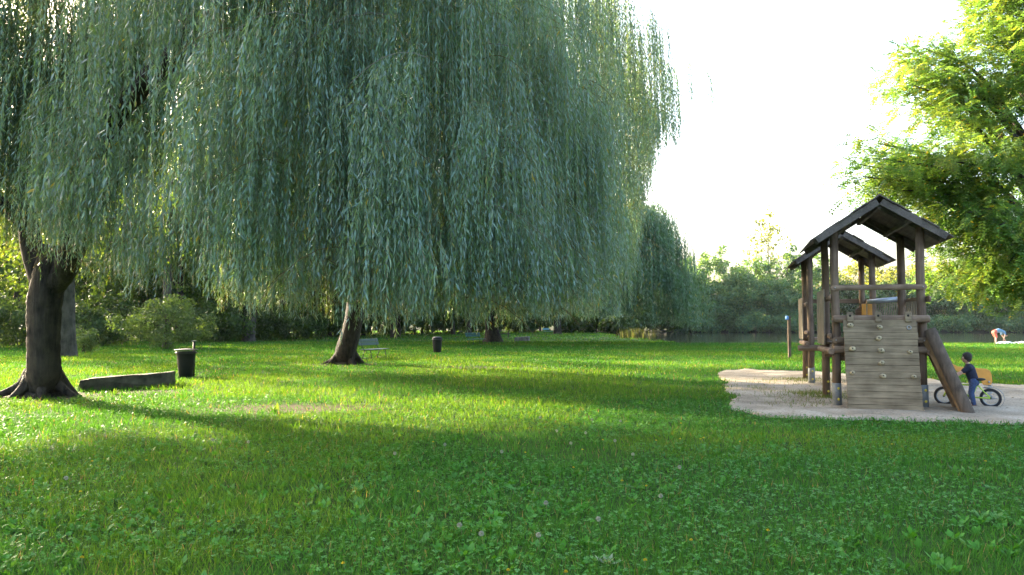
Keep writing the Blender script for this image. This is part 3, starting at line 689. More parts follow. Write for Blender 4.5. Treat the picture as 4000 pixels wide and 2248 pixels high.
# --- far bank
GF = 'bushes along the far bank of the lake'
def far(px, Y, H, wd, seed, cols, zl=.2, per=95, ncl=74, sp=.12, lab='rounded green bush on the far bank of the lake', size=.55, crad=1.35):
    return broad('bank_bush', lab, 'bush', gb(px, Y), H * 1.24, wd, wd * .8, zl, seed, ncl, per, size, cols, crad, .22, M['bark3'], GF, limbs=4, sparse=sp)
for i, (px, Y, H, wd) in enumerate([(2560, 162, 12, 7), (2680, 160, 11, 6), (2700, 166, 13.5, 7), (2790, 161, 8.5, 5), (2810, 168, 15.2, 7.0), (2890, 162, 10.5, 5.5), (2935, 170, 14.0, 6.2), (3010, 163, 9.5, 5), (3075, 168, 15.5, 7), (3150, 162, 8.5, 5), (3200, 170, 13.5, 7)]):
    far(px, Y, H, wd, 700 + i, SAGE)
for i, (px, Y, H, wd) in enumerate([(3290, 163, 9, 6), (3390, 165, 8, 6), (3480, 164, 8.5, 6), (3570, 166, 9, 6), (3660, 164, 9.5, 6), (3740, 162, 9, 6), (3830, 165, 11, 6), (3900, 163, 9.5, 6), (3990, 165, 11.5, 6), (4090, 162, 11, 6), (4200, 163, 10, 7)]):
    far(px, Y, H, wd, 730 + i, SAGE if i % 2 else DEEP, lab='low bush on the far bank behind the tower')
for i, (px, H, wd) in enumerate([(2640, 2.6, 3), (2700, 3.4, 3.2), (2765, 2.2, 3), (2830, 3.2, 3.2), (2890, 2.4, 3), (2950, 3.6, 3.4), (3010, 2.4, 3), (3065, 3.0, 3), (3120, 2.6, 3), (3200, 3, 3.5), (3290, 3, 4), (3400, 3, 4), (3500, 3.2, 4), (3680, 3, 4), (3760, 3, 4), (3840, 3.4, 4), (3920, 3, 4), (4000, 3, 4)]):
    broad('shore_bush', 'low bush overhanging the far waterline', 'bush', gb(px, 157.2), H, wd, wd * .6, -.3, 810 + i, 40, 60, .45, SAGE if i % 3 else DEEP, .8, .1, M['bark3'], 'low bushes at the far waterline', limbs=2, sparse=.1)
GT = 'slender pale trees beyond the far bank'
for i, (px, Y, H, wd) in enumerate([(3250, 190, 15, 5), (3340, 185, 17, 5), (3420, 195, 18, 5), (3500, 190, 16, 5), (3590, 195, 18, 5.5), (3700, 190, 17, 6), (3800, 195, 18, 6), (3900, 190, 17, 6), (4020, 190, 18, 6)]):
    broad('birch_tree', 'slender birch with loose yellow-green crown beyond the lake', 'tree', gb(px, Y), H, wd, wd * .8, 3.5, 760 + i, 85, 22, .75, [(.16, .19, .045), (.13, .17, .045), (.19, .20, .06)], 1.5, .22, M['birch'], GT, limbs=8, sparse=.38)
# tall sparse poplar above the bushes
tl = gb(3005, 172)
tall = broad('bare_tree', 'tall thin half-bare tree sticking out above the far bushes', 'tree', tl, 28.5, 4.4, 3.5, 11, 790, 46, 12, .75, [(.17, .19, .06), (.13, .16, .06)], 1.2, .22, M['birch'], None, limbs=16, sparse=.5, shape=1.6)
# reeds on the near shore
def reeds(name, label, px, py, wpx, hgt, n, cols, seed):
    r = np.random.default_rng(seed); c = gnd(px, py); n = int(n)
    root = thing(name, label, 'reeds', c)
    P = np.stack([c.x + r.normal(0, wpx / FPX * c.y * .45, n), c.y + r.normal(0, 1.0, n), np.full(n, -.3)], 1)
    D = r.normal(0, .16, (n, 3)); D[:, 2] = 1
    L = hgt * r.uniform(.5, 1.1, n) + .3
    quad_obj('reed_leaves', leaf_quads(P, D, unit(n, r), L, np.full(n, .09)), palette(n, cols, .2, r), M['leaf_broad'], root)
RC = [(.085, .09, .04), (.06, .09, .035), (.10, .09, .05)]
#reeds('reed_clump', 'dull olive reed clump at the lake corner under the willow', 2590, 1338, 70, 1.0, 420, RC, 1)
reeds('reed_clump', 'low brownish reeds under the hanging willow edge', 2480, 1322, 60, 1.1, 340, [(.07, .07, .04), (.06, .08, .035)], 2)

# ------------------------------------------------------------------ robinia at the right
rb_base = Vector((19.5, 27.5, 0)); RB = thing('robinia_tree', 'tall yellow-green feathery tree reaching in from beside the tower', 'tree', rb_base)
trunk_mesh([rb_base + Vector((0, 0, -.1)), rb_base + Vector((0, 0, .4)), rb_base + Vector((-.3, 0, 3)), rb_base + Vector((-.5, 0, 8)), rb_base + Vector((-.4, 0, 14))], [.55, .42, .36, .26, .10], RB, M['bark3'])
rr = np.random.default_rng(900)
boughs = [((3900, 70), 27, 8.5), ((3985, 110), 25.5, 8), ((3830, -60), 26.5, 9), ((3960, -130), 27, 9.5), ((4080, 160), 26, 7.5), ((3990, -40), 25.5, 8.5), ((4010, 300), 25, 6.5), ((3370, 690), 25, 2.6), ((3450, 620), 24.5, 3), ((3490, 740), 25, 2.5), ((3420, 590), 27, 3.2), ((3390, 650), 28, 3), ((3560, 330), 25.5, 5), ((3620, 300), 25, 6), ((3600, 700), 25, 2.6), ((3550, 880), 26, 2.2), ((3700, 620), 24, 3), # (px, py, Y) of bough tips; start height on trunk
    ((3345, 640), 26, 2.6), ((3430, 560), 25, 3.2), ((3400, 760), 27.5, 2.4), ((3560, 400), 27, 4.6), ((3540, 300), 26, 5), ((3650, 230), 27, 6),
    ((3660, 430), 24.5, 4.2), ((3760, 330), 25, 5), ((3840, 120), 26, 7.5), ((3880, -20), 27, 8.5), ((3950, 200), 25, 7), ((3980, 420), 24, 5), ((3790, 560), 24, 4), ((3535, 255), 26.5, 5.5), ((3610, 190), 26, 6.5),
    ((3900, 640), 23.5, 3.6), ((3690, 760), 25, 2.5), ((3780, 830), 24, 2.4), ((3560, 800), 27.5, 2.2), ((3900, 880), 23.5, 2.2), ((3640, 930), 26, 1.9), ((3720, 1000), 26.5, 1.7), ((3830, 1010), 25, 1.8),
    ((3930, 1040), 24.5, 1.8), ((3660, 1090), 28, 1.5), ((3780, 1130), 28, 1.4), ((3880, 1150), 27, 1.4), ((4050, 600), 24, 4), ((4060, 950), 24, 2.3), ((4150, 250), 26, 7), ((4050, 30), 27, 8), ((4000, 1160), 26, 1.5), ((4150, 1100), 25, 1.8),
    ((3480, 690), 29, 2.6), ((3740, 480), 30, 5), ((3860, 760), 29, 3), ((3950, 330), 29, 6), ((3640, 850), 30, 2.4), ((3850, 930), 30, 2), ((4300, 700), 27, 4), ((4400, 300), 28, 7), ((4350, 1000), 27, 2), ((4600, 600), 28, 4), ((4700, 900), 28, 2.5)]
mbL = MB(); Cc = []; Cd = []
for (pp, Y, zs) in boughs:
    tip = at(pp[0], pp[1], Y); st = rb_base + Vector((-.4, 0, min(zs + 1.0, 12)))
    mid = st.lerp(tip, .55) + Vector((0, 0, .9))
    sp = spline([st, mid, tip], 8)
    mbL.tube(sp, list(np.linspace(.11, .015, len(sp))), 7, True, .06)
    L_ = len(sp)
    for k in range(30):
        t = rr.uniform(.5, 1.06); p = sp[min(int(t * (L_ - 1)), L_ - 1)]
        off = rr.normal(0, 1, 3) * np.array([.62, .62, .24]) * (1.3 - .35 * t)
        Cc.append(np.array(p) + off); Cd.append(np.array((tip - mid).normalized()) + rr.normal(0, .5, 3))
mbL.build('limb', M['bark3'], RB)
Cc = np.array(Cc); Cd = nrm(np.array(Cd)); n = len(Cc)
# each twig end carries compound leaves, each with a double row of leaflets
nl = 8; ci = np.repeat(np.arange(n), nl); N = len(ci)
B0 = Cc[ci] + rr.normal(0, .17, (N, 3)); RD = Cd[ci] * .6 + rr.normal(0, .6, (N, 3)) * np.array([1, 1, .45]); RD[:, 2] -= .25; RD = nrm(RD); RL = rr.uniform(.32, .52, N)
SD = nrm(np.cross(RD, np.array([0, 0, 1.0]) + rr.normal(0, .25, (N, 3)))); UPn = np.cross(SD, RD)
treecol = palette(n, [(.155, .230, .050), (.130, .215, .050), (.088, .185, .050), (.195, .235, .05), (.10, .195, .055)], .15, rr)
Qs = []; Cs = []
for j in range(6):
    t = (j + .7) / 6
    for sg in (-1, 1):
        P = B0 + RD * (RL * t)[:, None]; P[:, 2] -= RL * t * t * .25
        D = SD * sg + RD * .45 + np.array([0, 0, -.18]); 
        Qs.append(leaf_quads(P, D, UPn + rr.normal(0, .25, (N, 3)), RL * .27 * rr.uniform(.8, 1.2, N), RL * .15 * rr.uniform(.8, 1.2, N)))
        Cs.append(treecol[ci] * (1 + .25 * (rr.random((N, 1)) * 2 - 1)))
Qs = np.concatenate(Qs); Cs = np.concatenate(Cs); yy = rr.random(len(Cs)) < .015; Cs[yy] = np.array([.42, .30, .03])
quad_obj('crown', Qs, Cs, M['leaf_robinia'], RB)

# ------------------------------------------------------------------ climbing tower
A = Vector((math.cos(ANG), -math.sin(ANG), 0)); B = Vector((math.sin(ANG), math.cos(ANG), 0)); Z = Vector((0, 0, 1))
FL = Vector((6.04, 14.35, 0)); WD, DP, GAP = 1.45, 1.72, 5.27
TW = thing('climbing_tower', 'weathered wooden playground tower with two gabled roofs and a climbing wall', 'playground tower', FL + A * .7 + B * 3)
def T(a, b, z): return FL + A * a + B * b + Z * z
def pitch_z(a): return 3.80 - abs(a - WD / 2) / 1.10 * .68
for b0 in (0, DP, GAP, GAP + DP):
    for a0 in (0, WD):
        mb = MB(); top = pitch_z(a0) - .06
        zs = [.42 if b0 in (0, GAP) else -.05, .8, 1.4, 2.0, 2.6, top]
        mb.tube([T(a0 + random.uniform(-.012, .012), b0 + random.uniform(-.012, .012), z) for z in zs], [.076, .077, .075, .074, .075, .073], 16, True, .03)
        p = mb.build('post', M['post'], TW)
        if b0 in (0, GAP):
            f = MB(); f.lathe([(.082, -.05), (.082, .43), (.078, .435)], 18, T(a0, b0, 0)); f.build('steel_foot', M['foot'], p)
        for zc in (.14, .34):
            c = MB(); c.ball(T(a0 + .02, b0 - .085, zc), .024, .018, .024, 10, 8); c.build('cap', M['capyel'], p)
def roof(b0):
    rt = None; mb = MB(); fr = MB(); f0, f1 = b0 - .45, b0 + DP + .48
    for sg in (-1, 1):
        ridge = Vector((0, 0, 0)); n = 5; wlen = 1.16 / n
        for k in range(n):
            s0 = k * wlen - .015; s1 = (k + 1) * wlen + .02
            j0, j1 = random.uniform(-.05, .05), random.uniform(-.06, .06)
            th = .028; lift = .012 * (n - k) + (.012 if k % 2 else 0)
            def pt(s, b, up): return T(WD / 2 + sg * s, b, 3.80 - s / 1.10 * .68 + up)
            if sg > 0 and k == 1: s0 += .03
            poly = [pt(s0, f0 + j0, lift), pt(s1, f0 + j0, lift - .012), pt(s1, f0 + j0, lift - .012 - th), pt(s0, f0 + j0, lift - th)]
            mb.prism(poly, B * (f1 - f0 + j1 - j0))
        # barge boards and rafters
        for bb, hh in ((f0 + .02, .12), (b0 + .0, .11), (b0 + DP, .11), (f1 - .06, .12)):
            o0 = T(WD / 2 + sg * .03, bb, 3.80 - .075); o1 = T(WD / 2 + sg * 1.07, bb, 3.80 - 1.07 / 1.10 * .68 - .075)
            fr.bar(o0, o1, .045, hh, Z)
        fr.bar(T(WD / 2 + sg * .50, f0 + .06, 3.80 - .31 - .11), T(WD / 2 + sg * .50, f1 - .06, 3.80 - .31 - .11), .06, .08)
    fr.bar(T(WD / 2, f0 + .06, 3.66), T(WD / 2, f1 - .06, 3.66), .07, .10)
    ro = mb.build('roof', M['roof'], TW, .004); fr.build('rafters', M['roof'], ro, .004)
roof(0); roof(GAP)
def halflog(p0, p1, r, face, mat, name='rail', par=None, endround=True):
    """half round rail with the flat side towards the posts"""
    p0, p1, face = Vector(p0), Vector(p1), Vector(face).normalized(); d = (p1 - p0).normalized(); up = d.cross(face).normalized()
    mb = MB(); prof = [face * (math.cos(t) * r * .75) + up * (math.sin(t) * r) for t in np.linspace(-math.pi / 2, math.pi / 2, 9)]
    mb.prism([p0 + q for q in prof], p1 - p0)
    if endround:
        for p in (p0, p1):
            mb.prism([p + d * (math.cos(t) * r) + up * (math.sin(t) * r) for t in np.linspace(0, 2 * math.pi, 17)[:-1]], face * r * .6)
    return mb.build(name, mat, par or TW, .006)
def bolts(pts, par, face):
    for p in pts:
        c = MB(); c.ball(Vector(p), .014, .012, .014, 8, 6); c.build('bolt', M['bolt'], par)
# front of the near module
fr = halflog(T(-.03, -.078, 2.20), T(WD + .03, -.078, 2.20), .052, -B, M['beam_a'])
bolts([T(-.01, -.122, 2.20), T(WD + .01, -.122, 2.20)], fr, -B)
def logb(p0, p1, r, name='log_beam', mat=None):
    mb = MB(); p0, p1 = Vector(p0), Vector(p1); mb.tube([p0.lerp(p1, t) for t in (0, .02, .35, .7, .98, 1)], [r * .86, r, r * 1.03, r * .98, r, r * .86], 14, True, .03)
    return mb.build(name, mat or M['beam_a'], TW)
logb(T(-.06, -.13, 1.62), T(WD + .10, -.13, 1.62), .070)
logb(T(-.06, -.10, 1.06), T(WD + .06, -.10, 1.06), .065)
f2 = halflog(T(-.02, -.078, 1.23), T(WD + .02, -.078, 1.23), .058, -B, M['beam_a'])
bolts([T(-.01, -.126, 1.23), T(WD + .01, -.126, 1.23)], f2, -B)
for b0 in (0, GAP):        # platforms
    pl = MB()
    for k in range(9):
        y0 = b0 - .02 + k * (DP + .04) / 9
        pl.box(T(WD / 2, y0 + .09, 1.145), A * (WD / 2 + .0), B * .088, Z * .020)
    po = pl.build('platform', M['beam_a'], TW, .004)
    for a0 in (-.10, WD + .10):
        logb(T(a0, b0 - .18, 1.02), T(a0, b0 + DP + .16, 1.02), .062, mat=M['beam_b'])
    for bb in (b0 + .12, b0 + DP - .12):
        logb(T(-.05, bb, .90), T(WD + .05, bb, .90), .06)
logb(T(-.32, GAP - .1, .92), T(WD + .1, GAP - .1, .92), .072)
# side railings
for (p0, p1, face, mat) in ((T(WD + .078, -.20, 1.98), T(WD + .078, DP + .1, 1.98), A, 'beam_b'), (T(-.078, -.05, 2.02), T(-.078, DP + .12, 2.02), -A, 'beam_b'), (T(-.078, -.05, 1.30), T(-.078, DP + .12, 1.30), -A, 'beam_b'),
                            (T(-.078, GAP - .12, 2.02), T(-.078, GAP + DP + .1, 2.02), -A, 'beam_b'), (T(-.078, GAP - .1, 1.3), T(-.078, GAP + DP + .1, 1.3), -A, 'beam_b'),
                            (T(WD + .078, GAP - .18, 2.10), T(WD + .078, GAP + DP + .1, 2.10), A, 'beam_b'), (T(-.1, GAP + DP + .078, 2.14), T(WD + .1, GAP + DP + .078, 2.14), B, 'beam_a')):
    halflog(p0, p1, .055, face, M[mat])
# slatted side panels
for b0 in (0, GAP):
    mb = MB(); n = 8; b1, b2 = b0 + .42, b0 + DP + .06
    for k in range(n):
        c = b1 + (k + .5) * (b2 - b1) / n; h0 = random.uniform(-.02, .02)
        mb.box(T(-.150, c, 1.66 + h0), A * .012, B * ((b2 - b1) / n * .5 - .008), Z * .53)
    mb.build('slat_panel', M['slat'], TW, .003)
    mb = MB()
    for k in range(7):
        c = b0 + .18 + k * .2; mb.box(T(WD + .02, c, 1.60), A * .011, B * .06, Z * .36)
    mb.build('slat_panel', M['slat'], TW, .003)
# climbing wall
WL, WR = .10, 1.31
wt, wb = T(0, -.23, 1.60), T(0, -.66, -.01); slope = wb - wt; sdir = slope.normalized(); wn = A.cross(sdir).normalized()
if wn.dot(B) > 0: wn = -wn
cw = None; mb = MB(); nb_ = 14
for k in range(nb_):
    t0, t1 = k / nb_, (k + 1) / nb_; e0, e1 = random.uniform(-.008, .008), random.uniform(-.008, .008)
    c = wt + slope * ((t0 + t1) / 2) + A * ((WL + WR) / 2 + (e0 + e1) / 2) + wn * random.uniform(-.007, .007)
    mb.box(c, A * ((WR - WL) / 2 + e1), slope * (.5 / nb_ - .0014), wn * .022)
wall = mb.build('climbing_wall', M['board_a'], TW, .0025)
bk = MB(); 
for a0 in (.2, .7, 1.2): bk.bar(wt + A * a0 - wn * .05, wb + A * a0 - wn * .05 + Z * .03, .08, .05, A)
bk.build('batten', M['beam_a'], wall)
for a0 in (.22, .69, 1.18):
    c = MB(); c.box(wt + A * a0 - sdir * .05 + wn * .034, A * .055, sdir * .095, wn * .014); br = c.build('bracket', M['board_a'], wall, .01)
    c = MB(); c.ball(wt + A * a0 - sdir * .07 + wn * .050, .022, .012, .022, 10, 8); c.build('bolt_hole', M['dark'], br)
for (zx, zy) in ((562, 440), (820, 460), (805, 570), (570, 675), (818, 690), (1065, 703), (815, 810), (557, 910), (820, 937), (1080, 940)):
    u = WL + (zx - 502) / 638 * (WR - WL); v = (zy - 385) / 890
    p = wt + slope * v + A * u + wn * .034
    c = MB(); q = random.uniform(.85, 1.15)
    vs0 = len(c.v); c.ball((0, 0, 0), .052 * q, .036, .040 * q, 12, 8, .22)
    rot = random.uniform(-.5, .5); mt = Matrix((A, -wn, -sdir)).transposed().to_4x4(); 
    c.v = [tuple(p + mt.to_3x3() @ (Matrix.Rotation(rot, 3, 'Y') @ Vector(v_))) for v_ in c.v]
    h = c.build('hold', M['hold'], wall)
    d = MB(); d.ball(p + wn * .034, .012, .008, .012, 8, 6); d.build('bolt', M['dark'], h)
rg = MB(); pr = wt + slope * ((465 - 385) / 890) + A * 1.18 + wn * .034
rg.torus(pr, wn, .032, .009, 20, 6); rg.build('iron_ring', M['bolt'], wall)
# rope bridge between the modules with orange cheek boards and a grey tube handrail
br = MB()
for k in range(15):
    bb = DP + .1 + k * (GAP - DP - .2) / 14; sag = .16 * math.sin(math.pi * k / 14)
    br.box(T(WD / 2, bb, 1.10 - sag), A * .52, B * .085, Z * .022)
bridge = br.build('bridge_deck', M['beam_a'], TW, .004)
tb = MB(); tb.tube([T(.95, DP + 1.05, 2.00), T(1.55, DP + 1.0, 2.06)], .055, 14); tb.build('handrail_tube', M['steel'], TW)
eb = MB(); eb.ball(T(1.60, DP + 1.0, 2.055), .075, .075, .075, 14, 10); eb.build('end_knob', M['blackplastic'], TW)
for a0 in (.88, 1.0):
    c = MB(); c.box(T(a0, DP + 1.02, 1.72), A * .045, B * .02, Z * .24); c.build('cheek_board', M['orange'], TW, .01)
c = MB(); c.prism([T(.72, DP + 1.1, 1.45), T(.86, DP + 1.1, 1.45), T(.86, DP + 1.1, 1.94), T(.72, DP + 1.1, 1.84)], B * .03); c.build('cheek_board', M['beam_a'], TW, .005)
c = MB(); c.box(T(1.70, DP + .95, 1.72), A * .07, B * .06, Z * .22); c.build('bridge_post', M['beam_a'], TW, .01)
for k in range(12):
    c = MB(); a0 = 1.07 + k * .045; c.bar(T(a0, DP + 1.04, 1.42), T(a0 + .07, DP + 1.04, 1.985), .022, .03, B); c.build('slat', M['slat'], TW)
# steep ramp of split logs on the right side
def splitlog(p0, p1, wid, thk, facen, name, par=None):
    p0, p1, fn = Vector(p0), Vector(p1), Vector(facen); d = (p1 - p0).normalized(); fn = (fn - d * fn.dot(d)).normalized(); sd = d.cross(fn).normalized()
    mb = MB(); prof = [sd * (math.cos(t) * wid / 2) + fn * (math.sin(t) * thk) for t in np.linspace(0, math.pi, 10)]
    mb.prism([p0 + q for q in prof], p1 - p0, False)
    return mb.build(name, M['log'], par or TW, .008)
s1 = splitlog((7.44, 13.70, 1.43), (7.805, 13.16, -.06), .205, .10, (-.55, -.80, -.1), 'ramp_stringer')
c = MB(); c.bar(Vector((7.445, 13.80, 1.25)), Vector((7.79, 13.27, -.03)), .15, .03, Vector((.6, .75, .2)))
c.build('split_face', M['cut'], s1)
s2 = splitlog((7.75, 14.42, 1.30), (8.09, 13.92, -.04), .21, .09, (-.55, -.80, -.1), 'ramp_stringer')
for k in range(11):
    t = (k + .5) / 11
    pA = Vector((7.46, 13.78, 1.36)).lerp(Vector((7.83, 13.24, 0.04)), t); pB = Vector((7.75, 14.40, 1.30)).lerp(Vector((8.07, 13.95, 0.02)), t)
    c = MB(); c.tube([pA, pB], .060, 10, True, .06); c.build('ramp_rung', M['log'], TW)
logb(T(WD + .12, -.1, 1.10), T(WD + .16, .75, 1.10), .06, mat=M['log'])

# ------------------------------------------------------------------ marker post
mp_ = gnd(3085, 1402); K = thing('marker_post', 'thin grey wooden post with a blue cap by the shore', 'post', mp_)
c = MB(); c.box(mp_ + Vector((0, 0, .89)), (.065, 0, 0), (0, .045, 0), (0, 0, .94)); c.build('shaft', M['post'], K, .01)
c = MB(); c.lathe([(.0, 0), (.06, .0), (.07, .03), (.07, .13), (.05, .17)], 16, mp_ + Vector((-.09, -.02, 1.68))); c.build('blue_cap', M['blue'], K)

# ------------------------------------------------------------------ litter bins
def bin_(name, label, base, lid, sc=1.0):
    t = thing(name, label, 'litter bin', base, 0, 'black litter bins on the lawn')
    b0 = Vector(base)
    c = MB(); prof = []
    for z, r_ in ((.02, .17), (.05, .185), (.3, .215), (.55, .24), (.66, .25), (.70, .27), (.74, .275)):
        prof.append((r_ * sc, z * sc))
    c.lathe(prof, 24, b0)
    c.v = [(x + .008 * math.sin(z * 31 + x * 40), y, z) for x, y, z in c.v]
    c.build('bag', M['blackplastic'], t)
    c = MB(); c.torus(b0 + Vector((0, 0, .70 * sc)), (0, 0, 1), .275 * sc, .022, 28, 8); c.build('hoop', M['binpost'], t)
    if lid:
        c = MB(); c.lathe([(.0, .775), (.31, .775), (.325, .785), (.31, .80), (.05, .825)], 26, b0); c.build('lid', M['binlid'], t)
        c = MB(); c.tube([b0 + Vector((.10, .30, -.05)), b0 + Vector((.10, .30, 1.02))], .035, 10); c.build('post', M['binpost'], t)
        c = MB(); c.box(b0 + Vector((.10, .30, 1.03)), (.06, 0, 0), (0, .05, 0), (0, 0, .012)); c.build('post_cap', M['foot'], t)
    else:
        c = MB(); c.lathe([(.0, .74), (.25, .74), (.255, .78), (.2, .83), (.06, .85)], 22, b0); c.build('lid', M['blackplastic'], t)
        c = MB(); c.tube([b0 + Vector((-.1, .25, -.05)), b0 + Vector((-.1, .25, .85))], .035, 8); c.build('post', M['binpost'], t)
    return t
bin_('litter_bin', 'black bagged litter bin with flat lid and post beside the stone block', gnd(725, 1476), True)
bin_('litter_bin', 'farther black litter bin standing between the first two benches', gnd(1708, 1380), False)

# ------------------------------------------------------------------ benches
def bench(label, loc, rotz, mat):
    """seat runs along local X, faces local -Y"""
    t = thing('park_bench', label, 'bench', (0, 0, 0), 0, 'blue-green park benches under the willows')
    c = MB()
    for y in (-.18, -.02, .14): c.box((0, y, .45), (.78, 0, 0), (0, .072, 0), (0, 0, .016))
    c.build('seat', mat, t, .006, False)
    c = MB()
    for z, y in ((.68, .275), (.82, .31)): c.box((0, y, z), (.78, 0, 0), (0, .014, 0), (0, .016, .062))
    c.build('backrest', mat, t, .006, False)
    for sx in (-.58, .58):
        for y0, y1 in ((-.16, -.26), (.10, .24)):
            c = MB(); c.tube([(sx, y0, .435), (sx, y1, 0)], .018, 8); c.build('leg', M['benchleg'], t, 0, False)
        c = MB(); c.tube([(sx, -.23, .10), (sx, .20, .10)], .014, 8); c.build('stretcher', M['benchleg'], t, 0, False)
        c = MB(); c.tube([(sx, .12, .42), (sx, .255, .62), (sx, .32, .88)], .016, 8); c.build('back_support', M['benchleg'], t, 0, False)
    t.location = loc; t.rotation_euler = (0, 0, rotz)
    return t
BR = math.atan2(.93, .36)
bench('dull green bench close beside the second willow trunk', gnd(1462, 1407), BR, M['benchgreen'])
bench('bright blue-green bench left of the third willow trunk', gnd(1860, 1351), BR - .25, M['benchblue'])
bench('most distant bench, blue-green, beside the farthest willow trunk', gnd(2140, 1309), BR - .25, M['benchblue'])
pt_ = gnd(1962, 1322); K = thing('picnic_table', 'dark wooden picnic table behind the third willow trunk', 'picnic table', pt_)
c = MB()
for k in range(5): c.box(pt_ + Vector((0, -.3 + .15 * k, .74)), (.85, 0, 0), (0, .068, 0), (0, 0, .02))
c.build('tabletop', M['picnic'], K)
for y in (-.72, .72):
    c = MB(); c.box(pt_ + Vector((0, y, .45)), (.85, 0, 0), (0, .13, 0), (0, 0, .02)); c.build('seat', M['picnic'], K)
for x in (-.6, .6):
    for s in (-1, 1):
        c = MB(); c.bar(pt_ + Vector((x, s * .62, 0)), pt_ + Vector((x, s * .22, .72)), .05, .1, (1, 0, 0)); c.build('leg', M['picnic'], K)
    c = MB(); c.bar(pt_ + Vector((x + .055, -.8, .38)), pt_ + Vector((x + .055, .8, .38)), .04, .1); c.build('crossbar', M['picnic'], K)

# ------------------------------------------------------------------ stone blocks
def rough_block(name, label, corners, depthv, mat, seed):
    random.seed(seed); bm = bmesh.new(); n = len(corners)
    f0 = [bm.verts.new(Vector(p)) for p in corners]; f1 = [bm.verts.new(Vector(p) + Vector(depthv)) for p in corners]
    bm.faces.new(f0); bm.faces.new(list(reversed(f1)))
    for k in range(n): bm.faces.new((f0[k], f1[k], f1[(k + 1) % n], f0[(k + 1) % n]))
    bmesh.ops.recalc_face_normals(bm, faces=bm.faces[:])
    bmesh.ops.bevel(bm, geom=[e for e in bm.edges], offset=.03, segments=2, affect='EDGES', profile=.6)
    bmesh.ops.triangulate(bm, faces=bm.faces[:])
    bmesh.ops.subdivide_edges(bm, edges=bm.edges[:], cuts=2, use_grid_fill=True)
    bmesh.ops.subdivide_edges(bm, edges=[e for e in bm.edges if e.calc_length() > .12], cuts=1)
    for v in bm.verts:
        q = float(vnoise(v.co.x * 3 + v.co.z * 5, v.co.y * 3 + v.co.z * 2, .4, seed)) - .5
        v.co += Vector((q * .03, q * .04, q * .035))
    me = bpy.data.meshes.new(name); bm.to_mesh(me); bm.free(); me.materials.append(mat)
    o = bpy.data.objects.new(name, me); COL.objects.link(o); tag(o, label, 'stone block'); return o
a_, b_ = gnd(305, 1532), gnd(672, 1512); dv = Vector((-.10, .42, 0))
rough_block('stone_block', 'long mossy wedge-shaped stone block lying by the nearest willow', [a_ + Vector((0, 0, -.05)), b_ + Vector((0, 0, -.05)), b_ + Vector((-.01, 0, .36)), a_ + Vector((.22, .05, .295)), a_ + Vector((.01, 0, .25))], dv, M['stone'], 61)
a_, b_ = gnd(2008, 1335), gnd(2066, 1334)
rough_block('stone_block', 'short grey stone block on the grass right of the third willow', [a_ + Vector((0, 0, -.05)), b_ + Vector((0, 0, -.05)), b_ + Vector((-.02, 0, .40)), a_ + Vector((.05, 0, .34))], Vector((.1, .6, 0)), M['stone2'], 62)

# ------------------------------------------------------------------ people
def organic(name, caps, mat, parent, voxel, smooth=4):
    """one continuous surface grown from tapered capsules (p0, p1, r0, r1)"""
    mb = MB()
    for p0, p1, r0, r1 in caps:
        p0, p1 = Vector(p0), Vector(p1)
        if (p1 - p0).length < 1e-5: p1 = p0 + Vector((0, 0, 1e-3))
        d = (p1 - p0).normalized(); pts = []; rad = []
        for k in range(5):
            a = math.pi / 2 * (1 - k / 5); pts.append(p0 - d * r0 * math.sin(a)); rad.append(max(r0 * math.cos(a), .0012))
        for t in (0, .25, .5, .75, 1): pts.append(p0.lerp(p1, t)); rad.append(r0 + (r1 - r0) * t)
        for k in range(1, 6):
            a = math.pi / 2 * k / 5; pts.append(p1 + d * r1 * math.sin(a)); rad.append(max(r1 * math.cos(a), .0012))
        mb.tube(pts, rad, 16)
    me = bpy.data.meshes.new('tmp'); me.from_pydata(mb.v, [], mb.f); tmp = bpy.data.objects.new('tmp', me); COL.objects.link(tmp)
    m_ = tmp.modifiers.new('r', 'REMESH'); m_.mode = 'VOXEL'; m_.voxel_size = voxel; m_.use_smooth_shade = True
    if smooth:
        s_ = tmp.modifiers.new('s', 'SMOOTH'); s_.iterations = smooth; s_.factor = .5
    dg = bpy.context.evaluated_depsgraph_get(); dg.update()
    m2 = bpy.data.meshes.new_from_object(tmp.evaluated_get(dg)); m2.name = name
    bpy.data.objects.remove(tmp); m2.materials.clear(); m2.materials.append(mat)
    o = bpy.data.objects.new(name, m2); link(o, parent, True); return o
def hand(caps, wrist, d, palmn, s, curl=.5):
    """five unequal fingers and a side thumb, curling about what is held"""
    d = Vector(d).normalized(); pn = Vector(palmn); pn = (pn - d * pn.dot(d)).normalized(); sd = d.cross(pn)
    w = Vector(wrist); k = w + d * .048 * s * 1.6
    for j, off in enumerate((-.026, -.009, .009, .026)):
        caps.append((w + sd * off * s * .6, k + sd * off * s, .012 * s, .010 * s))
        ln = (.052, .060, .056, .043)[j] * s; p = k + sd * off * s; q = (d + pn * curl).normalized(); e = p + q * ln * .55
        caps.append((p, e, .0085 * s, .0078 * s)); caps.append((e, e + (q + pn * curl * 1.6).normalized() * ln * .5, .0078 * s, .0065 * s))
    tb = w + d * .02 * s - sd * .024 * s; te = tb + (d * .7 - sd * .8 + pn * .5).normalized() * .034 * s
    caps.append((tb, te, .011 * s, .009 * s)); caps.append((te, te + (d + pn * .6).normalized() * .026 * s, .009 * s, .0075 * s))
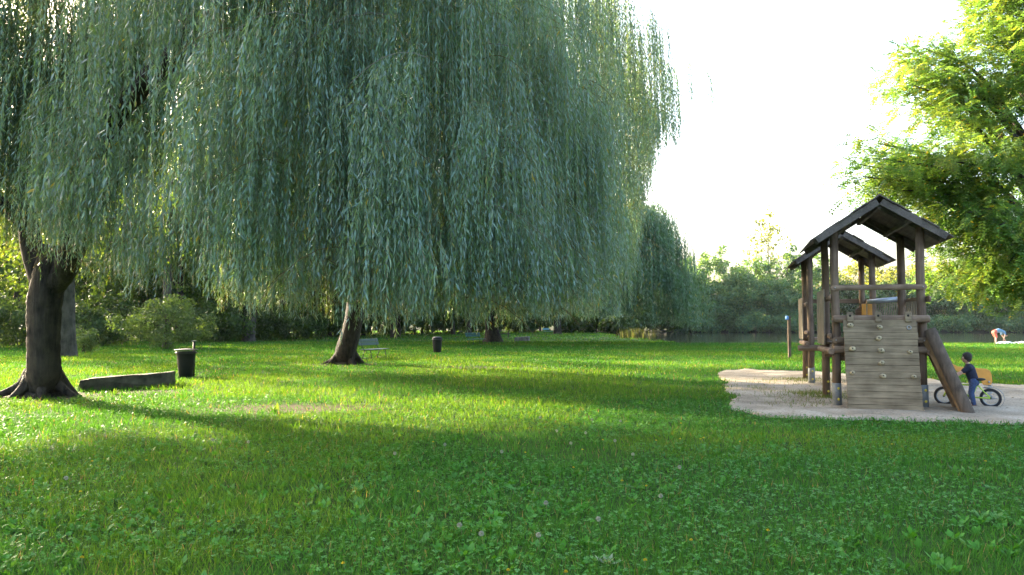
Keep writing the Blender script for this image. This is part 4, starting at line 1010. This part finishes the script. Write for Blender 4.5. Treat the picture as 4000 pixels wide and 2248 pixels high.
# --- boy standing astride the bicycle, seen from behind, looking away to the left
fw = Vector((8.16, 14.58, .175)); rw = Vector((8.75, 14.12, .175)); bd = (fw - rw).normalized(); bd.z = 0; bd.normalize(); bs = Vector((bd.y, -bd.x, 0))  # bs: bike's right... 
if bs.y > 0: bs = -bs                # towards the camera
bo = (fw + rw) / 2 - bd * .09; bo.z = 0
BOY = thing('person', 'small boy in navy t-shirt and jeans standing astride the lime bicycle', 'child', bo)
def bp_(f, s, z): return bo + bd * f + bs * s + Z * z     # forward, towards camera, up
hip_n, hip_f = bp_(-.03, .055, .47), bp_(-.03, -.055, .47)
kn_n, kn_f = bp_(.01, .085, .26), bp_(.03, -.085, .26)
an_n, an_f = bp_(-.03, .105, .055), bp_(.0, -.115, .055)
chest = bp_(.04, 0, .70); neck = bp_(.065, 0, .785); pel = bp_(-.03, 0, .49)
sh_n, sh_f = bp_(.03, .105, .725), bp_(.06, -.105, .725)
hb = fw + Z * .40 - bd * .09                         # handlebar centre
g_n, g_f = hb + bs * .17, hb - bs * .17
el_n = sh_n.lerp(g_n, .5) + Vector((0, 0, -.06)) + bs * .04; el_f = sh_f.lerp(g_f, .5) + Vector((0, 0, -.05)) - bs * .04
hd = bp_(.085, -.005, .895)
look = (bd * .85 - bs * .5).normalized(); lr = look.cross(Z).normalized()
caps = [(pel, chest, .075, .080), (chest, neck, .075, .034), (neck, hd - Z * .03, .034, .036),
        (hip_n, kn_n, .058, .042), (kn_n, an_n, .042, .026), (hip_f, kn_f, .058, .042), (kn_f, an_f, .042, .026),
        (an_n, an_n + bd * .09 - Z * .025, .027, .022), (an_f, an_f + bd * .09 - Z * .025, .027, .022),
        (sh_n, el_n, .036, .029), (el_n, g_n - (g_n - el_n).normalized() * .05, .029, .018), (sh_f, el_f, .036, .029), (el_f, g_f - (g_f - el_f).normalized() * .05, .029, .018),
        (hd - Z * .012, hd + Z * .022 - look * .012, .074, .078), (hd + look * .03 - Z * .045, hd + look * .028 - Z * .02, .042, .05),
        (hd + look * .078 - Z * .012, hd + look * .088 - Z * .022, .011, .012), (hd + look * .075 - Z * .046, hd + look * .077 - Z * .046, .012, .012),
        (hd + lr * .076 - Z * .012, hd + lr * .080 + Z * .012, .011, .013), (hd - lr * .076 - Z * .012, hd - lr * .080 + Z * .012, .011, .013)]
for g, e in ((g_n, el_n), (g_f, el_f)):
    dd = (g - e).normalized(); hand(caps, g - dd * .05, dd, -Z, .72, .9)
organic('body', caps, M['skin'], BOY, .0055, 2)
organic('hair', [(hd + Z * .020 - look * .018, hd + Z * .034 - look * .022, .082, .080), (hd - look * .045 - Z * .015, hd - look * .040, .056, .062), (hd + look * .035 + Z * .058, hd + look * .02 + Z * .06, .038, .045)], M['hair'], BOY, .007, 3)
organic('shirt', [(pel - Z * .02, chest, .088, .095), (chest - bs * .02, neck - Z * .03, .093, .046), (sh_n, sh_n.lerp(el_n, .50), .050, .044), (sh_f, sh_f.lerp(el_f, .50), .050, .044), (sh_n, sh_f, .052, .052)], M['navy'], BOY, .0075, 3)
organic('trousers', [(pel - Z * .035, pel, .090, .084), (hip_n, kn_n, .066, .050), (kn_n, an_n + Z * .01, .050, .039), (hip_f, kn_f, .066, .050), (kn_f, an_f + Z * .01, .050, .039)], M['jeans'], BOY, .0075, 3)
for a_n in (an_n, an_f):
    organic('shoe', [(a_n - Z * .022 - bd * .015, a_n - Z * .026 + bd * .095, .032, .027)], M['shoe'], BOY, .006, 2)
for sg in (-1, 1):
    c = MB(); c.ball(hd + look * .071 + lr * .026 * sg + Z * .006, .008, .008, .006, 8, 6); c.build('eye', M['dark'], BOY)

# --- bicycle
BK = thing('bicycle', 'small lime green child bicycle with fat black tyres held by the boy', 'bicycle', (fw + rw) / 2 - Z * .175)
def wheel(c0, grey=False):
    c = MB(); c.torus(c0, bs, .152, .024, 40, 10); ty = c.build('tyre', M['tyre'], BK)
    c = MB(); c.torus(c0, bs, .128, .009, 36, 8)
    for k in range(14):
        a = 2 * math.pi * k / 14; e = bd * math.cos(a) + Z * math.sin(a); c.tube([c0 + e * .015 + bs * (.018 if k % 2 else -.018), c0 + e * .126], .0022, 5)
    c.build('rim', M['steel'], BK)
    c = MB(); c.tube([c0 - bs * .04, c0 + bs * .04], .018, 10); c.build('hub', M['blackplastic'], BK)
wheel(fw); wheel(rw)
st_top = rw + bd * .20 + Z * .25; bb = rw + bd * .30 + Z * .0; ht = fw - bd * .10 + Z * .26; hl = fw - bd * .07 + Z * .18
c = MB()
for p0, p1, r_ in ((st_top, bb, .017), (bb, hl, .020), (st_top - Z * .03, ht - Z * .03, .017), (ht + Z * .03, hl - Z * .02, .021)): c.tube([p0, p1], r_, 10)
for s in (-.035, .035):
    c.tube([bb + bs * s * .6, rw + bs * s], .011, 8); c.tube([st_top - Z * .02 + bs * s * .4, rw + bs * s], .010, 8); c.tube([hl - Z * .01 + bs * s * .9, fw + bs * s], .013, 8)
c.build('frame', M['lime'], BK)
c = MB(); c.tube([ht, hb - Z * .03], .014, 8); c.tube(spline([hb - bs * .20 + Z * .005 - bd * .02, hb - bs * .06 - Z * .02, hb + bs * .06 - Z * .02, hb + bs * .20 + Z * .005 - bd * .02], 5), .011, 8); c.build('handlebar', M['blackplastic'], BK)
c = MB(); c.tube([st_top, st_top + Z * .06 - bd * .01], .013, 8); c.ball(st_top + Z * .085 - bd * .045, .10, .06, .028, 14, 8); c.build('saddle', M['blackplastic'], BK)
c = MB(); c.torus(bb, bs, .045, .006, 20, 6); c.tube([bb + bs * .05, bb + bs * .05 + bd * .06 - Z * .06], .008, 6); c.box(bb + bs * .085 + bd * .06 - Z * .06, bd * .035, bs * .03, Z * .008); c.build('crank', M['blackplastic'], BK)
c = MB(); pr = []
for k in range(15):
    a = R(-75 + k * 13); e = bd * -math.cos(a) + Z * math.sin(a); pr.append(rw - bd * .02 + e * .195)
for s0, s1 in zip(pr[:-1], pr[1:]): c.bar(s0, s1, .05, .006, (s0 + s1) / 2 - rw)
c.build('mudguard', M['foot'], BK)

# --- spring rider behind the boy
sr = Vector((9.05, 15.65, 0)); SRT = thing('spring_rider', 'orange spring rider with flat side boards behind the boy', 'play equipment', sr)
sc_ = 3000 / 15.65
def sp_pt(px, py, dy): p = at(px, py, 15.65 + dy); return p
outl = [(3714, 1417), (3726, 1424), (3742, 1432), (3762, 1434), (3782, 1439), (3798, 1441), (3806, 1437), (3830, 1440), (3856, 1442), (3868, 1449), (3874, 1464), (3877, 1490), (3874, 1502), (3858, 1506), (3842, 1503), (3832, 1486), (3818, 1474), (3800, 1468), (3780, 1464), (3758, 1462), (3740, 1452), (3724, 1436)]
for dy in (-.10, .10):
    c = MB(); c.prism([sp_pt(x, y, dy) for x, y in outl], (0, .025, 0)); sb_ = c.build('side_board', M['orange'], SRT, .006)
    c = MB(); q = sp_pt(3864, 1493, dy - .012); c.ball(q, .022, .014, .022, 10, 8); c.build('bolt', M['bolt'], sb_)
c = MB(); q = sp_pt(3800, 1462, 0); c.box(q, (.14, 0, 0), (0, .085, 0), (0, 0, .015)); c.build('seat', M['blackplastic'], SRT, .01)
c = MB(); cc = sp_pt(3858, 1500, .0); pts = []
for k in range(90):
    t = k / 89; a = t * 2 * math.pi * 5; pts.append(Vector((cc.x + .07 * math.cos(a), cc.y + .07 * math.sin(a), .02 + t * (cc.z - .0))))
c.tube(pts, .012, 6); c.build('spring', M['steel'], SRT)
c = MB(); c.box(Vector((cc.x, cc.y, .02)), (.14, 0, 0), (0, .12, 0), (0, 0, .015)); c.build('foot_plate', M['foot'], SRT)

# --- man bending over on the shore
mb0 = gnd(3890, 1344); MAN = thing('person', 'bent-over person in coral shorts and blue t-shirt on the lake shore', 'person', mb0)
def mp(x, y, z): return mb0 + Vector((x, y, z))
hipc = mp(-.12, 0, .86); shc = mp(.56, 0, .88); hdm = mp(.74, 0, .70)
caps = []
for s in (-1, 1):
    hp = hipc + Vector((.0, .10 * s, -.02)); kn = mp(.02 + .06 * s, .11 * s, .47); an = mp(.0 + .10 * s, .12 * s, .08)
    caps += [(hp, kn, .092, .060), (kn, an, .060, .038), (an, an + Vector((.17, 0, -.045)), .040, .030)]
    sh = shc + Vector((0, .19 * s, -.03)); el = mp(.58 + .05 * s, .22 * s, .58); wr = mp(.62 + .12 * s, .14 * s, .33)
    caps += [(sh, el, .052, .040), (el, wr, .040, .027)]; hand(caps, wr, (wr - el), (-.3, -s * .6, 0), 1.0, .6)
caps += [(hipc, mp(.22, 0, .98), .125, .135), (mp(.22, 0, .98), shc, .135, .12), (shc, hdm, .06, .062), (hdm, hdm + Vector((.05, 0, -.07)), .095, .085), (hdm + Vector((.10, 0, -.0)), hdm + Vector((.115, 0, -.02)), .018, .016)]
organic('body', caps, M['skin'], MAN, .013, 2)
organic('shirt', [(mp(.02, 0, .93), mp(.24, 0, .985), .14, .155), (mp(.24, 0, .985), shc, .155, .135)] + [(shc + Vector((0, .19 * s, -.03)), mp(.57, .21 * s, .70), .072, .062) for s in (-1, 1)] + [(shc + Vector((0, -.17, -.02)), shc + Vector((0, .17, -.02)), .08, .08)], M['shirtblue'], MAN, .016, 3)
organic('shorts', [(hipc, mp(.03, 0, .93), .150, .145)] + [(hipc + Vector((0, .10 * s, -.02)), mp(.01 + .04 * s, .11 * s, .52), .112, .092) for s in (-1, 1)], M['coral'], MAN, .016, 3)
organic('hair', [(hdm + Vector((-.01, 0, .02)), hdm + Vector((.05, 0, -.06)), .100, .088)], M['hair'], MAN, .016, 2)
for s in (-1, 1):
    a_n = mp(.10 * s, .12 * s, .05); organic('shoe', [(a_n + Vector((-.03, 0, -.01)), a_n + Vector((.19, 0, -.015)), .045, .036)], M['white'], MAN, .015, 1)
def cloth(name, label, px, py, wx, wy, h, seed):
    c = gnd(px, py); n = 22; vs = []; fs = []
    for j in range(n):
        for i in range(n):
            u, v = i / (n - 1) * 2 - 1, j / (n - 1) * 2 - 1; e = max(0, 1 - max(abs(u), abs(v)) ** 4)
            z = .02 + h * e * (.25 + .9 * float(vnoise(u * 2 + seed, v * 2, .5, seed)))
            vs.append((c.x + u * wx * (1 + .1 * math.sin(v * 5)), c.y + v * wy, z))
    for j in range(n - 1):
        for i in range(n - 1): fs.append((j * n + i, j * n + i + 1, (j + 1) * n + i + 1, (j + 1) * n + i))
    mb = MB(); mb.add(vs, fs, True); o = mb.build(name, M['white']); so2 = o.modifiers.new('thick', 'SOLIDIFY'); so2.thickness = .01
    tag(o, label, 'cloth'); return o
cloth('crumpled_cloth', 'small crumpled pale cloth at the feet of the bending person', 3925, 1345, .55, .4, .18, 5)
cloth('white_sheet', 'larger white sheet spread on the shore right of the bending person', 4005, 1343, .7, .5, .16, 9)

# ------------------------------------------------------------------ grass and lawn plants
def field(n, y0, y1, pw, r, wide=.70, pad=1.6):
    u = r.random(n); y = (y0 ** pw + u * (y1 ** pw - y0 ** pw)) ** (1 / pw); x = (r.random(n) * 2 - 1) * (wide * y + pad)
    return x, y
TR = [(w1.x, w1.y, .75), (w2.x, w2.y, .6), (w3.x, w3.y, .8)]
def allowed(x, y, r, edge=True):
    ok = ~in_sand(x + r.normal(0, .07, len(x)), y + r.normal(0, .09, len(x))) & (lake_d(x, y) < -.1)
    for c, rx, ry in PATCH:
        d = np.hypot((x - c.x) / rx, (y - c.y) / ry); ok &= ~((d < 1.1) & (r.random(len(x)) < np.clip(1.25 - d, 0, .86)))
    for tx, ty, tr in TR: ok &= np.hypot(x - tx, y - ty) > tr
    return ok
rg = np.random.default_rng(77)
xa, ya = field(520000, 3.6, 62, .45, rg); xb, yb = field(90000, 58, 150, 1.2, rg); kb = (xb < 14) & (xb > -.45 * yb)
x = np.concatenate([xa, xb[kb]]); y = np.concatenate([ya, yb[kb]]); ok = allowed(x, y, rg); x, y = x[ok], y[ok]; n = len(x)
z = ground_h(x, y)
tuft = vnoise(x, y, .5, 51); big = vnoise(x, y, 2.4, 52)
h = (.045 + .05 * tuft + .03 * big) * rg.uniform(.5, 1.35, n) * np.interp(y, [4, 12, 30, 60], [1, 1.15, 1.2, 1.6])
D = rg.normal(0, .42, (n, 3)); D[:, 2] = 1
cols = np.where((big > .55)[:, None], palette(n, [(.062, .170, .018), (.082, .192, .022), (.048, .142, .015)], .3, rg), palette(n, [(.039, .150, .020), (.055, .175, .028), (.029, .116, .015)], .3, rg))
dry = rg.random(n) < .035; cols[dry] = np.array([.22, .20, .09]) * rg.uniform(.6, 1.1, (dry.sum(), 1))
Q = leaf_quads(np.stack([x, y, z - .005], 1), D, unit(n, rg), h, np.interp(y, [4, 8, 20, 60, 140], [.0050, .0072, .016, .05, .14]) * rg.uniform(.7, 1.3, n), .35)
g = quad_obj('lawn_grass', Q, cols, M['grass']); tag(g, 'short green grass blades covering the park lawn', 'grass', kind='stuff')
# clover
x, y = field(60000, 3.6, 16, .7, rg); ok = allowed(x, y, rg) & (vnoise(x, y, .9, 61) + .35 * vnoise(x, y, 3.1, 62) > .58 + .02 * np.maximum(y - 8, 0)); x, y = x[ok], y[ok]; n = len(x); z = ground_h(x, y)
hh = rg.uniform(.03, .085, n); ctr = np.stack([x, y, z + hh], 1); a0 = rg.random(n) * 6.28; tilt = rg.normal(0, .35, (n, 3)); tilt[:, 2] = 1; tilt = nrm(tilt)
lc = palette(n, [(.044, .170, .022), (.062, .205, .036), (.038, .145, .022), (.095, .235, .070)], .2, rg)
e1 = nrm(np.cross(tilt, np.array([0, 1.0, 0.01]))); e2 = np.cross(tilt, e1); Qs = []; Cs = []; sz = rg.uniform(.008, .018, n) * np.interp(y, [4, 12], [1, 1.35])
for k in range(3):
    a = a0 + k * 2.094; d = e1 * np.cos(a)[:, None] + e2 * np.sin(a)[:, None]
    Qs.append(leaf_quads(ctr, d + tilt * .15, tilt, sz * 1.15, sz * 1.15, .55, -.1)); Cs.append(lc)
g = quad_obj('clover_patch', np.concatenate(Qs), np.concatenate(Cs), M['weed']); tag(g, 'clover growing through the shaded foreground lawn', 'clover', kind='stuff')
# broad weed leaves (dandelion and plantain rosettes)
x, y = field(3600, 3.6, 17, .75, rg); ok = allowed(x, y, rg) & (vnoise(x, y, 1.3, 71) > .38); x, y = x[ok], y[ok]; n = len(x); k = 6
xi = np.repeat(x, k); yi = np.repeat(y, k); zi = ground_h(xi, yi); N = len(xi); a = rg.random(N) * 6.28
up = rg.uniform(.35, 1.3, N); D = np.stack([np.cos(a), np.sin(a), up], 1); Nn = np.stack([-np.cos(a) * up, -np.sin(a) * up, np.ones(N)], 1) + rg.normal(0, .2, (N, 3))
L = rg.uniform(.04, .10, N); cw_ = palette(n, [(.044, .170, .018), (.064, .205, .030), (.095, .230, .065), (.050, .180, .014)], .15, rg)
P = np.stack([xi, yi, zi + .01], 1)
Q = leaf_quads(P, D, Nn, L, L * rg.uniform(.34, .58, N), .6, .1)
g = quad_obj('broad_weeds', Q, np.repeat(cw_, k, 0) * rg.uniform(.85, 1.15, (N, 1)), M['weed']); tag(g, 'broad dandelion and plantain leaves in the lawn', 'weeds', kind='stuff')
# sparse tufts on the sand edge and under the tower
tx = []; ty = []
for (px, py, s, k) in ((3140, 1490, .42, 700), (3200, 1545, .45, 900), (3230, 1560, .25, 300), (3090, 1560, .5, 160), (3290, 1560, .3, 240), (3060, 1500, .7, 200), (2900, 1520, .5, 160), (3130, 1585, .4, 160)):
    c = gnd(px, py); tx.append(rg.normal(c.x, s, k)); ty.append(rg.normal(c.y, s * .8, k))
x = np.concatenate(tx); y = np.concatenate(ty); n = len(x); D = rg.normal(0, .5, (n, 3)); D[:, 2] = 1
g = quad_obj('sand_tufts', leaf_quads(np.stack([x, y, np.full(n, .008)], 1), D, unit(n, rg), rg.uniform(.05, .13, n), np.full(n, .010), .35), palette(n, [(.07, .14, .03), (.10, .16, .04), (.15, .15, .06)], .2, rg), M['grass'])
tag(g, 'thin grass growing through the sand around the tower posts', 'grass', kind='stuff')

# dandelions: yellow flowers and grey seed heads
def flower(px, py, seed_head, hgt):
    r = random.Random(int(px * 7 + py)); c = gnd(px, py + 0, hgt); b0 = Vector((c.x + r.uniform(-.02, .02), c.y + r.uniform(-.01, .02), 0)); 
    zz = float(ground_h(np.array(b0.x), np.array(b0.y))); b0.z = zz
    if seed_head: root = thing('dandelion_clock', 'round whitish dandelion seed head on a thin stalk in the lawn', 'dandelion', b0, 0, 'dandelion seed heads in the lawn')
    else: root = thing('dandelion_flower', 'small yellow dandelion flower in the lawn', 'dandelion', b0, 0, 'yellow dandelion flowers in the lawn')
    mb = MB(); mb.tube(spline([b0, b0.lerp(c, .5) + Vector((.006, 0, 0)), c], 4), .0022, 6); mb.build('stalk', M['stalk'], root)
    rq = np.random.default_rng(seed=int(px + py * 3))
    far_ = max(1.0, c.y / 9)
    if seed_head:
        n = 110; u = unit(n, rq); P = np.tile(np.array(c), (n, 1)) + u * .004
        Q = leaf_quads(P, u, unit(n, rq), np.full(n, .016) * far_ ** .4, np.full(n, .0065) * far_ ** .5, .8, 0)
        quad_obj('seed_head', Q, palette(n, [(.36, .37, .28), (.30, .31, .24)], .1, rq), M['petal'], root)
    else:
        n = 46; a = rq.random(n) * 6.28; e = rq.uniform(.15, 1.4, n); u = np.stack([np.cos(a) * np.cos(e), np.sin(a) * np.cos(e), np.sin(e)], 1)
        Q = leaf_quads(np.tile(np.array(c), (n, 1)), u, unit(n, rq), np.full(n, .014) * far_ ** .5, np.full(n, .007) * far_ ** .5, .75, 0)
        quad_obj('flower_head', Q, palette(n, [(.50, .38, .02), (.60, .46, .03)], .1, rq), M['petal'], root)
M['stalk'] = simple('flower_stalk', (.11, .15, .04), .6)
for px, py in ((360, 1803), (315, 1922), (572, 1800), (1046, 1767), (2052, 1769), (855, 2040), (1692, 1728), (1634, 1922), (2240, 1828), (2275, 1758), (2525, 1900), (2563, 1722), (2737, 1716), (2748, 1712), (2890, 1727), (2660, 1655), (2657, 1716), (3484, 1737), (3000, 2074), (2700, 2112), (320, 2180), (1340, 2203), (1985, 2230), (2210, 2236), (2520, 2190), (3850, 1803), (2430, 1880), (2355, 1720)):
    flower(px, py, False, .10 if py > 1750 else .12)
for px, py in ((258, 1868), (830, 1718), (970, 1727), (1542, 1772), (1738, 1737), (2110, 1632), (2175, 1684), (2312, 1640), (2424, 1645), (2288, 1692), (2230, 1732), (2402, 1722), (2133, 1965), (1795, 2052), (1880, 2085), (2337, 2028), (2581, 1938), (2472, 1775), (2654, 1825), (2103, 2090), (1960, 1765)):
    flower(px, py, True, .13)
# grey woolly rosette at the bottom edge
c = gnd(2370, 2225); root = thing('mullein_rosette', 'pale grey-green woolly rosette plant at the front of the lawn', 'plant', c)
n = 9; a = np.arange(n) * 2.4; up = np.linspace(.35, 1.6, n); D = np.stack([np.cos(a), np.sin(a), up], 1); Nn = np.stack([-np.cos(a) * up, -np.sin(a) * up, np.ones(n)], 1)
quad_obj('leaves', leaf_quads(np.tile(np.array(c) + np.array([0, 0, .03]), (n, 1)), D, Nn, np.linspace(.11, .065, n), np.linspace(.045, .028, n), .5, .15), np.tile([.26, .32, .24], (n, 1)), M['weed'], root)
# bright dock plants in the sunny band
for i, (px, py, s) in enumerate(((1070, 1612, .22), (445, 1535, .16), (300, 1535, .10))):
    c = gnd(px, py + 8); root = thing('dock_plant', ('upright leafy dock plant on the worn patch of lawn', 'small leafy weed growing against the long stone block', 'tiny leafy weed between willow trunk and stone block')[i], 'plant', c)
    n = 14; r = np.random.default_rng(950 + i); a = r.random(n) * 6.28; up = r.uniform(.7, 2.6, n); D = np.stack([np.cos(a), np.sin(a), up], 1); Nn = np.stack([-np.cos(a) * up, -np.sin(a) * up, np.ones(n)], 1)
    quad_obj('leaves', leaf_quads(np.tile(np.array(c), (n, 1)) + r.normal(0, s * .25, (n, 3)) * np.array([1, 1, 0]), D, Nn, s * r.uniform(.6, 1.1, n), s * .3 * r.uniform(.7, 1.2, n), .55, .1), palette(n, [(.10, .18, .04), (.12, .2, .05)], .15, r), M['weed'], root)

# ------------------------------------------------------------------ thin evening haze
m, nt, n, l = new_mat('haze_air'); o_ = n.new('ShaderNodeOutputMaterial'); pv = n.new('ShaderNodeVolumePrincipled')
pv.inputs['Color'].default_value = (.80, .90, 1, 1); pv.inputs['Density'].default_value = .00008; pv.inputs['Anisotropy'].default_value = 0.0
l.new(pv.outputs[0], o_.inputs['Volume'])
mb = MB(); mb.box((0, 110, 15.5), (110, 0, 0), (0, 135, 0), (0, 0, 18)); hz = mb.build('haze', m); tag(hz, 'thin pale evening haze over the lake and lawn', 'haze', kind='stuff')
cy.volume_bounces = 0

# fallen leaves and flecks on the sand
r = np.random.default_rng(66); x = r.uniform(4.2, 22, 9000); y = r.uniform(11.5, 24, 9000); ok = in_sand(x, y) & (vnoise(x, y, 1.2, 91) > .35); x, y = x[ok], y[ok]; n = len(x)
a = r.random(n) * 6.28; D = np.stack([np.cos(a), np.sin(a), r.normal(0, .15, n)], 1); Nn = r.normal(0, .25, (n, 3)); Nn[:, 2] += 1
g = quad_obj('leaf_litter', leaf_quads(np.stack([x, y, np.full(n, .028)], 1), D, Nn, r.uniform(.02, .06, n), r.uniform(.008, .022, n), .5, -.1), palette(n, [(.10, .075, .045), (.17, .13, .08), (.06, .05, .03), (.28, .23, .16)], .2, r), M['petal'])
tag(g, 'dry leaf flecks and twigs scattered over the sand', 'leaf litter', kind='stuff')
